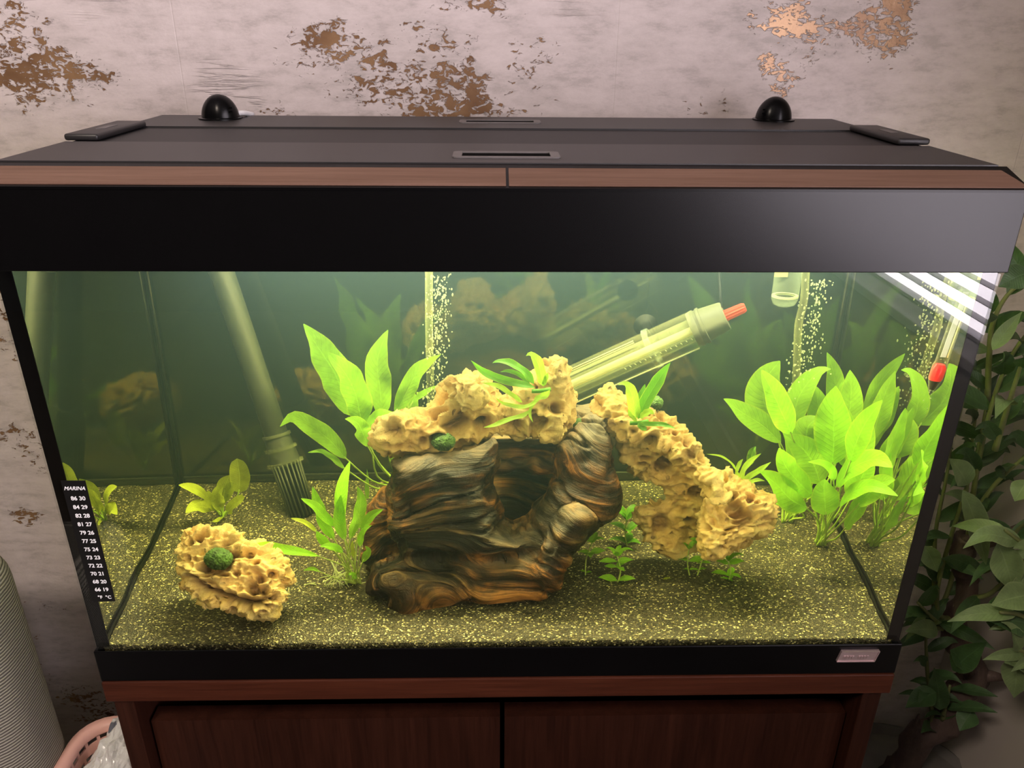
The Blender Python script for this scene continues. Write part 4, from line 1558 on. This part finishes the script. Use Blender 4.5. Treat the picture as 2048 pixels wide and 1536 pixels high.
# low crypt in front, left of the driftwood
p2 = empty('crypt_plant', label='bushy bright green plant with exposed roots left of the driftwood', cat='plant')
b = on_sand(706, 1166)
D2 = [
    ([(684, 1050), (681, 1010), (686, 965), (700, 922)], .105, .085, 26, 'bright_leaf'),
    ([(690, 1080), (680, 1052), (678, 1020), (682, 990)], .100, .095, 26, 'sword_leaf'),
    ([(652, 1040), (642, 1020), (632, 1000), (625, 973)], .12, .12, 21, 'bright_leaf'),
    ([(672, 1052), (650, 1035), (628, 1012), (602, 997)], .105, .085, 26, 'bright_leaf'),
    ([(668, 1078), (655, 1060), (640, 1040), (632, 1020)], .11, .10, 22, 'bright_leaf'),
    ([(716, 1058), (718, 1030), (722, 1000), (715, 973)], .12, .12, 25, 'sword_leaf'),
    ([(722, 1062), (735, 1042), (748, 1028), (766, 1019)], .10, .085, 22, 'bright_leaf'),
    ([(720, 1095), (722, 1075), (730, 1060), (744, 1050)], .095, .085, 14, 'bright_leaf'),
    ([(700, 1078), (706, 1060), (712, 1040), (709, 1015)], .105, .10, 18, 'sword_leaf'),
    ([(634, 1064), (620, 1052), (605, 1043), (581, 1036)], .10, .09, 13, 'olive_leaf'),
    ([(638, 1112), (600, 1104), (562, 1098), (530, 1090), (492, 1096)], .085, .055, 22, 'bright_leaf'),
    ([(668, 1100), (652, 1088), (640, 1075), (633, 1062)], .10, .09, 22, 'bright_leaf'),
    ([(686, 1104), (672, 1096), (656, 1092), (640, 1093)], .09, .08, 18, 'bright_leaf'),
    ([(640, 1144), (628, 1138), (618, 1138), (607, 1141)], .085, .075, 9, 'sword_leaf'),
    ([(724, 1124), (732, 1112), (736, 1100), (730, 1092)], .11, .11, 16, 'sword_leaf'),
    ([(708, 1118), (706, 1104), (704, 1092), (706, 1080)], .095, .09, 9, 'olive_leaf'),
    ([(712, 1158), (706, 1150), (702, 1148), (698, 1150)], .10, .095, 12, 'bright_leaf'),
]
for path, Y0, Y1, wpx, mt in D2:
    bb_ = b + np.array([R.uniform(-0.009, 0.009), R.uniform(-0.004, 0.006), 0])
    wleaf(p2, path, Y0, Y1, wpx, mt, bb_, wav=0.05, fold=0.22, shape='sword', stem_r=0.0008, stem_mat='stem_pale')
for k in range(16):
    q = b + np.array([R.uniform(-0.034, -0.002), R.uniform(-0.012, 0.004), R.uniform(-0.001, 0.002)])
    s0 = b + np.array([R.uniform(-0.022, 0), R.uniform(-0.006, 0.004), R.uniform(0.008, 0.03)])
    tube('root', [s0, (s0 + q) / 2 + np.array([R.uniform(-.004, .004), -0.002, 0.002]), q], [0.0006, 0.0005, 0.0004], 'pale_root', p2, 5, True, True, 3)
for k, (px, py) in enumerate(((620, 1172), (650, 1158), (735, 1168))):
    q = on_sand(px, py)
    for j in range(3):
        a = R.uniform(-0.6, 0.9)
        tube('root', [q + np.array([-0.006, 0, 0.001]), q + np.array([0.0, 0.001, 0.0025]), q + np.array([0.007 * math.cos(a), 0.003 * math.sin(a), 0.001 + 0.003 * j * 0.4])],
             0.0005, 'pale_root', p2, 5, True, True, 3)

# small round leaved plant at the back left (its twin image comes from the side glass)
p3 = empty('round_leaf_plant', label='small yellowish round-leaved plant near the left glass', cat='plant')
b = on_sand(443, 1034)
yb = b[1]
D3 = [
    ([(478, 985), (480, 960), (478, 938), (474, 917)], 0, -0.01, 40, 'round', {}),
    ([(447, 1012), (448, 990), (452, 968), (460, 950)], 0, -0.005, 34, 'obov', {}),
    ([(442, 1020), (436, 1005), (438, 985), (446, 975)], -0.01, -0.02, 28, 'round', {}),
    ([(424, 1008), (402, 985), (380, 975), (357, 970)], -0.01, -0.035, 22, 'obov', {'roll': 0.3}),
    ([(428, 1018), (400, 1012), (385, 1015), (371, 1026)], -0.01, -0.04, 28, 'sword', {'roll': 0.4}),
    ([(432, 1020), (422, 1005), (415, 992), (412, 984)], -0.01, -0.03, 22, 'round', {}),
    ([(455, 1026), (465, 1012), (478, 1002), (489, 995)], -0.01, -0.03, 27, 'round', {}),
    ([(446, 1034), (438, 1038), (432, 1042), (424, 1043)], -0.01, -0.03, 9, 'sword', {}),
    ([(450, 1000), (456, 985), (462, 975), (470, 966)], -0.0, -0.01, 24, 'round', {}),
]
for path, d0, d1, wpx, shp, kw in D3:
    wleaf(p3, path, yb + d0, yb + d1, wpx, 'olive_leaf', b, shape=shp, wav=0.05, fold=0.2, **kw)

# sword plants at the right end
p4 = empty('sword_plant', label='large bushy sword plant filling the right end beside the glass', cat='plant')
b = on_sand(1642, 1088)
b[0] = min(b[0], 0.365)
b2_ = on_sand(1575, 1042)
D4 = [
    # path, Y0, Y1, width, crown (0 front plant, 1 rear plant)
    ([(1583, 868), (1565, 830), (1545, 785), (1523, 740)], .17, .13, 44, 0, 'bright_leaf'),
    ([(1548, 845), (1528, 800), (1535, 755), (1560, 722)], .27, .25, 60, 1, 'sword_leaf'),
    ([(1562, 885), (1528, 852), (1490, 828), (1466, 812), (1447, 798)], .24, .19, 38, 1, 'sword_leaf'),
    ([(1668, 840), (1672, 795), (1668, 750), (1654, 705)], .27, .25, 30, 1, 'sword_leaf'),
    ([(1588, 860), (1592, 810), (1612, 770), (1640, 742), (1662, 738)], .25, .24, 40, 1, 'sword_leaf'),
    ([(1665, 930), (1668, 880), (1668, 825), (1672, 772)], .16, .14, 62, 0, 'bright_leaf'),
    ([(1700, 925), (1715, 880), (1735, 840), (1765, 800)], .12, .06, 40, 0, 'bright_leaf'),
    ([(1615, 915), (1612, 880), (1618, 850), (1640, 835)], .24, .23, 52, 1, 'sword_leaf'),
    ([(1672, 972), (1705, 935), (1752, 918), (1785, 935)], .15, .07, 42, 0, 'bright_leaf'),
    ([(1678, 1012), (1705, 985), (1745, 972), (1796, 992)], .14, .06, 28, 0, 'bright_leaf'),
    ([(1614, 1016), (1582, 1000), (1552, 968), (1518, 942)], .15, .10, 46, 0, 'bright_leaf'),
    ([(1624, 992), (1598, 965), (1572, 935), (1558, 896)], .16, .12, 46, 0, 'bright_leaf'),
    ([(1640, 968), (1630, 935), (1608, 900), (1570, 870)], .19, .17, 52, 0, 'sword_leaf'),
    ([(1668, 962), (1662, 942), (1645, 928), (1616, 924)], .13, .10, 19, 0, 'bright_leaf'),
    ([(1652, 1030), (1650, 1005), (1648, 980), (1650, 958)], .13, .12, 46, 0, 'sword_leaf'),
    ([(1690, 1058), (1706, 1032), (1725, 1008), (1742, 985)], .15, .10, 36, 0, 'sword_leaf'),
    ([(1604, 1000), (1600, 970), (1590, 945), (1575, 925)], .22, .20, 40, 1, 'sword_leaf'),
    ([(1690, 935), (1694, 890), (1692, 850), (1690, 810)], .19, .18, 42, 0, 'sword_leaf'),
    ([(1640, 900), (1640, 850), (1635, 800), (1628, 770)], .26, .26, 40, 1, 'sword_leaf'),
    ([(1700, 1000), (1720, 960), (1735, 930), (1742, 905)], .16, .15, 44, 0, 'bright_leaf'),
    ([(1706, 960), (1720, 910), (1728, 860), (1735, 815)], .17, .16, 46, 0, 'sword_leaf'),
    ([(1612, 960), (1598, 910), (1580, 870), (1560, 850)], .21, .19, 42, 1, 'sword_leaf'),
    ([(1690, 880), (1698, 830), (1702, 780), (1700, 740)], .22, .22, 40, 1, 'sword_leaf'),
    ([(1600, 1020), (1575, 1005), (1556, 1000), (1535, 1004)], .20, .18, 34, 1, 'sword_leaf'),
    ([(1716, 1010), (1740, 985), (1765, 965), (1790, 960)], .11, .07, 40, 0, 'sword_leaf'),
]
for path, Y0, Y1, wpx, cr_, mt in D4:
    bb_ = (b2_ if cr_ else b) + np.array([R.uniform(-0.008, 0.006), R.uniform(-0.006, 0.006), 0])
    bb_[0] = min(bb_[0], 0.385)
    wleaf(p4, path, Y0, Y1, wpx * 1.28, mt, bb_, wav=0.08, fold=0.16, shape='sword')


# ferns tied to the stones
def fern(label, b, items):
    e_ = empty('java_fern', label=label, cat='fern')
    for path, Y0, Y1, wpx, mt, kw in items:
        wleaf(e_, path, Y0, Y1, wpx, mt, None, shape=kw.pop('shape', 'strap'), wav=kw.pop('wav', 0.2), fold=0.25, **kw)
    tube('rhizome', [b + np.array([-0.008, 0, 0]), b, b + np.array([0.01, 0.003, 0.001])], 0.0022, 'fern_leaf', e_, 8, True, True, 3)
    return e_


fern('dark green java fern with thin arching leaves on the peaked yellow rock', iny(1080, 782, .108), [
    ([(1070, 775), (1040, 768), (1000, 758), (965, 742), (942, 721)], .11, .085, 17, 'fern_leaf', {}),
    ([(1068, 768), (1050, 745), (1025, 728), (998, 722), (985, 726)], .11, .10, 17, 'fern_leaf', {}),
    ([(1060, 768), (1040, 750), (1018, 742), (1000, 744)], .108, .10, 9, 'fern_leaf', {}),
    ([(1088, 772), (1082, 750), (1076, 728), (1062, 708), (1052, 712)], .11, .10, 22, 'fern_leaf_pale', {}),
    ([(1045, 805), (1030, 795), (1010, 780), (990, 770), (965, 766)], .105, .085, 12, 'fern_leaf_pale', {}),
    ([(1085, 790), (1065, 808), (1040, 814), (1005, 806), (992, 795)], .10, .085, 9, 'fern_leaf_pale', {}),
    ([(1060, 820), (1045, 832), (1020, 838), (990, 850), (967, 855)], .095, .08, 11, 'fern_leaf_pale', {}),
    ([(1068, 800), (1080, 795), (1092, 790), (1100, 780)], .10, .09, 15, 'fern_leaf_pale', {}),
    ([(1074, 802), (1062, 815), (1060, 830), (1066, 845)], .10, .085, 6, 'fern_leaf_pale', {}),
    ([(1086, 772), (1090, 762), (1094, 752), (1096, 745)], .11, .105, 9, 'fern_leaf_pale', {}),
])
fern('upright java fern with one long dark leaf on top of the arching rock', iny(1276, 846, .105), [
    ([(1276, 838), (1290, 805), (1312, 768), (1330, 740), (1341, 725)], .11, .10, 26, 'fern_leaf', {'wav': 0.05}),
    ([(1272, 836), (1268, 810), (1262, 785), (1250, 768), (1236, 770)], .11, .095, 24, 'fern_leaf_pale', {'wav': 0.05}),
    ([(1276, 825), (1280, 805), (1286, 785), (1290, 768)], .12, .12, 16, 'fern_leaf', {}),
    ([(1280, 835), (1290, 828), (1300, 824), (1308, 828)], .10, .09, 16, 'fern_leaf_pale', {}),
    ([(1276, 848), (1300, 848), (1325, 849), (1352, 857)], .10, .085, 10, 'fern_leaf', {}),
    ([(1274, 842), (1262, 832), (1258, 824), (1256, 818)], .10, .10, 8, 'fern_leaf_pale', {}),
    ([(1276, 846), (1288, 858), (1290, 862)], .10, .09, 12, 'fern_leaf', {}),
])
fern('small pale fern between the arch foot rock and the sword plants', iny(1477, 968, .115), [
    ([(1474, 942), (1460, 924), (1440, 912), (1412, 908)], .115, .10, 5, 'fern_leaf_pale', {}),
    ([(1480, 965), (1488, 940), (1502, 922), (1522, 907)], .115, .10, 13, 'fern_leaf_pale', {}),
    ([(1482, 968), (1500, 952), (1520, 940), (1542, 924)], .115, .10, 12, 'fern_leaf_pale', {}),
    ([(1472, 945), (1476, 935), (1480, 925), (1486, 918)], .12, .12, 8, 'fern_leaf_pale', {}),
    ([(1478, 966), (1474, 950), (1472, 938)], .12, .12, 8, 'fern_leaf_pale', {}),
    ([(1484, 968), (1500, 964), (1516, 960), (1530, 962)], .11, .10, 9, 'fern_leaf_pale', {}),
    ([(1500, 930), (1502, 915), (1506, 900), (1512, 893)], .16, .16, 16, 'fern_leaf', {}),
])


# young stem plants in the sand
def stem_plant(label, base, top, levels, mt, group=None, extra=None, lw=1.15, seed=0):
    e_ = empty('stem_plant', label=label, cat='plant', group=group)
    rr = random.Random(seed)
    b_ = on_sand(*base)
    b_[2] -= 0.002
    t_ = iny(top[0], top[1], b_[1] - 0.004)
    md = (b_ + t_) / 2 + np.array([rr.uniform(-.004, .004), 0, 0])
    tube('stem', [b_, md, t_], [0.0009, 0.0008, 0.0006], 'stem_pale', e_, 6, True, True, 4)
    for f, ln, n_, tilt in levels:
        c_ = (b_ * (1 - f) + md * f * 2 * 0 + t_ * f)
        a0 = rr.uniform(-0.35, 0.35) + (0.9 if n_ > 2 else 0)
        for k in range(n_):
            a = a0 + 2 * math.pi * k / n_
            d_ = np.array([math.cos(a), math.sin(a) * 0.9, 0])
            L_ = ln * rr.uniform(0.95, 1.3)
            pts = [c_, c_ + d_ * L_ * 0.4 + np.array([0, 0, L_ * tilt * 0.6]), c_ + d_ * L_ * 0.75 + np.array([0, 0, L_ * tilt * 0.8]), c_ + d_ * L_ + np.array([0, 0, L_ * tilt * 0.7])]
            _ls[0] += 1
            leaf_mesh('leaf', pts, L_ * 0.42 * lw, mt, e_, 0.0, 0.05, 0.3, 'lance', 8, _ls[0], 5, facing=(0, -0.5, 1.0))
    return e_


stem_plant('thin young stem plant nearest the driftwood, leaves in three tiers', (1171, 1150), (1184, 1085), [(1.0, .013, 4, 0.6), (0.72, .014, 2, 0.1), (0.62, .010, 3, 0.3), (0.12, .006, 2, 0.3)], 'bright_leaf', seed=1)
stem_plant('second young stem plant right of the driftwood, wide low leaves', (1235, 1164), (1234, 1112), [(1.0, .014, 4, 0.8), (0.8, .017, 2, 0.1), (0.6, .014, 3, 0.1), (0.1, .016, 2, 0.25)], 'bright_leaf', seed=2, lw=1.1)
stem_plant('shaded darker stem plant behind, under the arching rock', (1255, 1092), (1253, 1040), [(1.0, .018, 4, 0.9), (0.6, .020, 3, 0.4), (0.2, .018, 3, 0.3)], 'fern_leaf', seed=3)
stem_plant('left stem of the pair of young plants before the arch foot', (1380, 1150), (1378, 1098), [(1.0, .012, 3, 0.8), (0.55, .014, 2, 0.3), (0.25, .006, 2, 0.3)], 'bright_leaf', seed=4)
stem_plant('right stem of the pair of young plants before the arch foot', (1394, 1150), (1408, 1098), [(1.0, .014, 4, 0.7), (0.5, .010, 2, 0.2), (0.25, .007, 2, 0.2)], 'bright_leaf', seed=5)
stem_plant('sturdy young stem plant furthest right on the open sand', (1458, 1158), (1457, 1122), [(1.0, .013, 4, 0.9), (0.85, .014, 2, 0.3), (0.25, .016, 3, 0.3), (0.05, .008, 3, 0.2)], 'bright_leaf', seed=6, lw=1.1)

# bits lying on the sand
q = on_sand(1625, 1142)
tube('worm', [q + np.array([.0035, 0, 0.0012]), q + np.array([-.001, .001, 0.0036]), q + np.array([-.003, 0, 0.0012]), q + np.array([-.002, -.001, -0.0005])], [.0004, .0009, .0008, .0004], 'worm', None, 6, True, True, 4)
tag(bpy.data.objects['worm'], 'tiny curled pale worm on the dark sand before the sword plant', 'worm')
for i, (px, py, lab) in enumerate(((1335, 1160, 'pale fallen leaf scrap on the sand between the young stem plants'), (1570, 1195, 'tiny pale pebble on the sand right of the last stem plant'),
                                   (292, 1085, 'small pale crumb on the sand near the left glass'))):
    q = on_sand(px, py) + np.array([0, 0, 0.001])
    o = leaf_mesh('leaf_scrap' if i == 0 else 'pebble', [q + np.array([-.005, 0, 0]) * (1 if i == 0 else .35), q + np.array([0, 0, .0015]) * (1 if i == 0 else .5), q + np.array([.005, .001, 0]) * (1 if i == 0 else .35)],
                  0.004 if i == 0 else 0.0022, 'olive_leaf' if i == 0 else 'worm', None, shape='round', nseg=6, ncross=5, facing=(0, 0, 1))
    tag(o, lab, 'debris')

# ================================================================== OUTSIDE THE TANK
# sofa at the lower left
so = empty('sofa', label='pale grey ribbed fabric sofa at the lower left beside the tank', cat='sofa')
box('backrest', -1.60, -0.622, 0.120, 0.255, FL + 0.06, 0.004, 'ribbed_fabric', so, 0.055, 8)
box('armrest', -0.90, -0.740, -0.75, 0.115, FL + 0.06, -0.30, 'ribbed_fabric', so, 0.045, 6)
box('seat', -1.60, -0.905, -0.72, 0.118, FL + 0.10, -0.42, 'ribbed_fabric', so, 0.04, 5)
for (x, y) in ((-1.55, -0.68), (-0.80, -0.68), (-1.55, 0.20), (-0.80, 0.20)):
    lathe('leg', [(0, 0.018), (0.065, 0.024)], (x, y, FL), (0, 0, 1), 'pot_grey', so, 12)

# laundry basket
bk = empty('laundry_basket', label='pink slotted plastic laundry basket between the sofa and the cabinet', cat='basket')
BZ = -0.350
corner = outz(212, 1440, BZ)
bx1, by1 = -0.408, outz(225, 1432, BZ)[1]
bx0, by0 = outz(150, 1490, BZ)[0] - 0.012, by1 - 0.42


def rrect(cx, cy, hx, hy, r_, n_):
    pts = []
    for (sx_, sy_, a0) in ((1, 1, 0), (-1, 1, 90), (-1, -1, 180), (1, -1, 270)):
        for k in range(n_):
            a = math.radians(a0 + 90 * k / (n_ - 1))
            pts.append((cx + sx_ * (hx - r_) + r_ * math.cos(a), cy + sy_ * (hy - r_) + r_ * math.sin(a)))
    return pts


def resample(pts, n_):
    P = np.array(pts + [pts[0]])
    L = np.concatenate([[0], np.cumsum(np.linalg.norm(np.diff(P, axis=0), axis=1))])
    t_ = np.linspace(0, L[-1], n_ + 1)[:-1]
    return np.stack([np.interp(t_, L, P[:, 0]), np.interp(t_, L, P[:, 1])], 1)


cx, cy, hx, hy = (bx0 + bx1) / 2, (by0 + by1) / 2, (bx1 - bx0) / 2, (by1 - by0) / 2
NU = 240
rows_, vs, fs = 49, [], []
for j in range(rows_ + 1):
    f = j / rows_
    k = 0.016 + 0.045 * f
    for x, y in resample(rrect(cx, cy, hx - k, hy - k, 0.040, 10), NU):
        vs.append((x, y, BZ - 0.004 - f * 0.34))
for j in range(rows_):
    for i in range(NU):
        slot = (j % 3 in (1,)) and 0 < j < rows_ - 4 and ((i + (2 if (j // 3) % 2 else 0)) % 4 in (0, 1, 2)) and True
        if slot:
            continue
        i2 = (i + 1) % NU
        fs.append((j * NU + i, j * NU + i2, (j + 1) * NU + i2, (j + 1) * NU + i))
wl_ = mesh('basket_wall', vs, fs, 'pink_plastic', bk)
md = wl_.modifiers.new('s', 'SOLIDIFY')
md.thickness = 0.003
vs, fs = [], []
prof = [(0.0, -0.016), (0.0, 0.0), (0.004, 0.005), (0.014, 0.005), (0.019, 0.0), (0.019, -0.008)]
for (d_, z_) in prof:
    for x, y in resample(rrect(cx, cy, hx - d_, hy - d_, 0.052 - d_ * 0.8, 12), 96):
        vs.append((x, y, BZ + z_))
for j in range(len(prof) - 1):
    for i in range(96):
        i2 = (i + 1) % 96
        fs.append((j * 96 + i, j * 96 + i2, (j + 1) * 96 + i2, (j + 1) * 96 + i))
mesh('basket_rim', vs, fs, 'pink_plastic', bk, True)
box('basket_floor', cx - hx + 0.07, cx + hx - 0.07, cy - hy + 0.07, cy + hy - 0.07, BZ - 0.35, BZ - 0.343, 'pink_plastic', bk)
# crumpled bag in the basket
bm = bmesh.new()
bmesh.ops.create_icosphere(bm, subdivisions=6, radius=1)
P = np.array([v_.co for v_ in bm.verts])
f1, v1 = worley(P, 3.2, 5)
f2, v2 = worley(P, 8.0, 15)
d = 1 + 0.30 * (f1 - 0.5) + 0.10 * (f2 - 0.5) + 0.14 * fbm(P, 2.2, 3, 8)
c0 = outz(262, 1535, BZ - 0.035)
P2 = P * d[:, None] * np.array([0.050, 0.095, 0.062]) + c0
for v_, p in zip(bm.verts, P2):
    v_.co = p
me_ = bpy.data.meshes.new('plastic_bag')
bm.to_mesh(me_)
bm.free()
tag(link('plastic_bag', me_, 'bag_plastic', None, False), 'crumpled white plastic bag with dark print lying in the pink basket', 'bag')

# ------------------------------------------------------------------ tree beside the tank
tr_ = empty('artificial_tree', label='tall leafy indoor tree with a twisted dark trunk right of the tank', cat='tree')


def op(px, py, Y):
    return outy(px, py, Y)


tpts = [(1800, 1560, .30), (1814, 1521, .29), (1843, 1471, .28), (1882, 1452, .27), (1908, 1415, .27), (1925, 1375, .27), (1955, 1352, .26), (1938, 1318, .27), (1908, 1262, .28), (1909, 1223, .28), (1932, 1190, .27),
        (1932, 1150, .27), (1924, 1115, .27), (1936, 1080, .27)]
P = [op(*p) for p in tpts]
base_ = np.array([P[0][0] - 0.01, 0.30, FL + 0.20])
rads = [.030, .024, .0215, .021, .020, .019, .021, .015, .0175, .0145, .012, .014, .013, .011, .012]
o = tube('trunk', [base_] + P, rads, 'trunk_bark', tr_, 14, True, True, 6)
c, nr = getv(o.data)
setv(o.data, c + nr * (0.005 * fbm(c, 28, 3, 4) + 0.003 * ridged(c, 45, 2, 6))[:, None])
o = tube('branch', [op(1930, 1085, .27), op(1955, 1082, .26), op(1990, 1078, .25), op(2030, 1060, .24), op(2070, 1040, .24)], [.011, .012, .009, .006, .005], 'trunk_bark', tr_, 10, True, True, 5)
tube('branch', [op(1958, 1352, .26), op(1985, 1352, .25), op(2010, 1356, .25)], [.012, .008, .004], 'trunk_bark', tr_, 8, True, True, 4)
tube('branch', [op(1840, 1468, .28), op(1832, 1450, .28), op(1838, 1428, .28)], [.008, .004, .0015], 'trunk_bark', tr_, 8, True, True, 4)
pot = lathe('pot', [(0, 0.10), (0.19, 0.13), (0.20, 0.135), (0.205, 0.128), (0.19, 0.12), (0.19, 0.0)], (base_[0], 0.27, FL), (0, 0, 1), 'pot_grey', tr_, 32, False)
lathe('potting_soil', [(0.185, 0.12), (0.187, 0.0)], (base_[0], 0.27, FL), (0, 0, 1), 'soil', tr_, 24, False)

twigs = [
    [(1936, 1080, .27), (1950, 1030, .27), (1985, 975, .26), (2030, 930, .25), (2080, 890, .24)],
    [(1909, 1255, .28), (1872, 1250, .28), (1868, 1160, .28), (1872, 1060, .28), (1892, 960, .29), (1905, 870, .29)],
    [(1912, 1235, .28), (1878, 1230, .27), (1876, 1170, .27), (1900, 1080, .27), (1925, 1000, .27), (1955, 900, .27), (1975, 800, .27)],
    [(1936, 1085, .27), (1945, 1000, .27), (1962, 900, .26), (1990, 790, .25), (2030, 700, .24), (2080, 640, .22)],
    [(1975, 800, .27), (1978, 720, .27), (1985, 650, .26), (2015, 590, .25), (2070, 545, .24)],
    [(1940, 1145, .26), (1975, 1140, .24), (2010, 1110, .22), (2035, 1060, .20), (2080, 1030, .18)],
    [(1938, 1195, .26), (1975, 1190, .24), (2010, 1160, .22), (2050, 1120, .20)],
    [(1866, 1470, .27), (1862, 1400, .27), (1855, 1350, .26), (1852, 1290, .26), (1850, 1240, .26)],
    [(1905, 1260, .28), (1870, 1240, .26), (1835, 1205, .24)],
    [(1905, 870, .29), (1930, 780, .29), (1950, 700, .29), (1990, 610, .29)],
    [(1885, 1440, .26), (1893, 1400, .25), (1900, 1370, .25)],
    [(1990, 900, .22), (2020, 800, .21), (2045, 720, .20)],
    [(1870, 1240, .30), (1900, 1170, .32), (1925, 1050, .33), (1940, 920, .34), (1960, 760, .35)],
    [(2090, 1260, .14), (2040, 1230, .13), (2000, 1225, .12)],
    [(2090, 1330, .12), (2060, 1310, .12), (2035, 1300, .12)],
    [(2090, 1120, .16), (2050, 1090, .15), (2010, 1060, .15)],
]
for tw in twigs:
    P = [op(*p) for p in tw]
    r0 = 0.0040
    tube('twig', P, np.linspace(r0, r0 * 0.45, len(P)), 'twig_green', tr_, 7, True, True, 5)


def tree_leaf(base, direction, L_, wd, mat, droop=0.2, roll=0.0, facing=None):
    _ls[0] += 1
    b_ = np.array(base)
    d_ = np.array(direction, float)
    d_ /= np.linalg.norm(d_)
    pts = [b_, b_ + d_ * L_ * 0.35 + np.array([0, 0, L_ * 0.03]), b_ + d_ * L_ * 0.7, b_ + d_ * L_ + np.array([0, 0, -L_ * droop])]
    for p in pts:
        p[0] = max(p[0], 0.407)
        p[0] = min(p[0], WX - 0.006)
        p[1] = min(p[1], WY - 0.006)
    return leaf_mesh('leaf', pts, wd, mat, tr_, roll, 0.06, 0.28, 'lance', 10, _ls[0], 5, facing=facing)


rt_ = random.Random(21)
for ti, tw in enumerate(twigs):
    P = np.array([op(*p) for p in tw])
    Q, _ = smooth_path(P, np.zeros(len(P)), 8)
    L = np.concatenate([[0], np.cumsum(np.linalg.norm(np.diff(Q, axis=0), axis=1))])
    nl = max(4, int(L[-1] / (0.0245 if ti not in (1, 2) else 0.036)))
    if ti in (8, 10):
        nl = 4
    for k in range(nl):
        f = (k + 0.6) / nl
        if ti in (0, 3) and f < 0.12:
            continue
        if ti in (1, 2) and f < 0.30 and k % 2:
            continue
        l_ = f * L[-1]
        p = np.array([np.interp(l_, L, Q[:, j]) for j in range(3)])
        i_ = min(len(Q) - 2, int(f * (len(Q) - 1)))
        tg = Q[i_ + 1] - Q[i_]
        tg /= np.linalg.norm(tg)
        s_ = 1 if k % 2 else -1
        sdv_ = np.array([s_ * rt_.uniform(0.4, 1.0), rt_.uniform(-0.8, 0.5), rt_.uniform(-0.5, 0.5)])
        d_ = tg * rt_.uniform(0.3, 0.9) + sdv_
        Lf = rt_.uniform(0.050, 0.080)
        pale = ti >= 13 or rt_.random() < 0.10
        if ti >= 13:
            Lf *= 1.05
        tree_leaf(p, d_, Lf, Lf * rt_.uniform(0.25, 0.34), 'tree_leaf_pale' if pale else 'tree_leaf', rt_.uniform(0.05, 0.35), rt_.uniform(-0.7, 0.7))
# a few leaves that stand out, placed one by one (base px, tip px, depths, width, material)
for (a, b_, Y0, Y1, wd, mt) in [
    ((1862, 1118), (1874, 1142), .26, .25, .024, 'tree_leaf'), ((1848, 1092), (1875, 1141), .25, .24, .026, 'tree_leaf_pale'), ((1876, 1262), (1812, 1258), .25, .22, .026, 'tree_leaf_pale'),
    ((1872, 1385), (1812, 1412), .24, .22, .030, 'tree_leaf'), ((1935, 970), (1900, 912), .22, .21, .030, 'tree_leaf_pale'), ((1995, 1085), (2030, 1180), .16, .15, .036, 'tree_leaf_pale'),
    ((2070, 1190), (1984, 1205), .13, .12, .036, 'tree_leaf_pale'), ((2070, 1250), (1972, 1235), .13, .13, .036, 'tree_leaf'), ((2060, 1330), (2010, 1322), .12, .11, .030, 'tree_leaf_pale'),
    ((2035, 1300), (2030, 1390), .12, .12, .034, 'tree_leaf_pale'), ((1985, 700), (2046, 618), .16, .16, .016, 'tree_leaf_pale'), ((2060, 545), (1998, 570), .20, .2, .028, 'tree_leaf'),
    ((1945, 1420), (1920, 1460), .24, .22, .03, 'tree_leaf'), ((1900, 1300), (1946, 1340), .22, .22, .03, 'tree_leaf'), ((2055, 960), (2030, 1000), .12, .12, .022, 'tree_leaf_pale'),
    ((1880, 1420), (1870, 1330), .24, .24, .03, 'tree_leaf'), ((1905, 1340), (1975, 1280), .22, .20, .034, 'tree_leaf'), ((1985, 1260), (2035, 1170), .16, .15, .034, 'tree_leaf'),
    ((1925, 980), (1975, 1120), .2, .2, .032, 'tree_leaf_pale')]:
    p0, p1_ = op(a[0], a[1], Y0), op(b_[0], b_[1], Y1)
    tree_leaf(p0, p1_ - p0, np.linalg.norm(p1_ - p0), wd, mt, 0.06, 0.1)
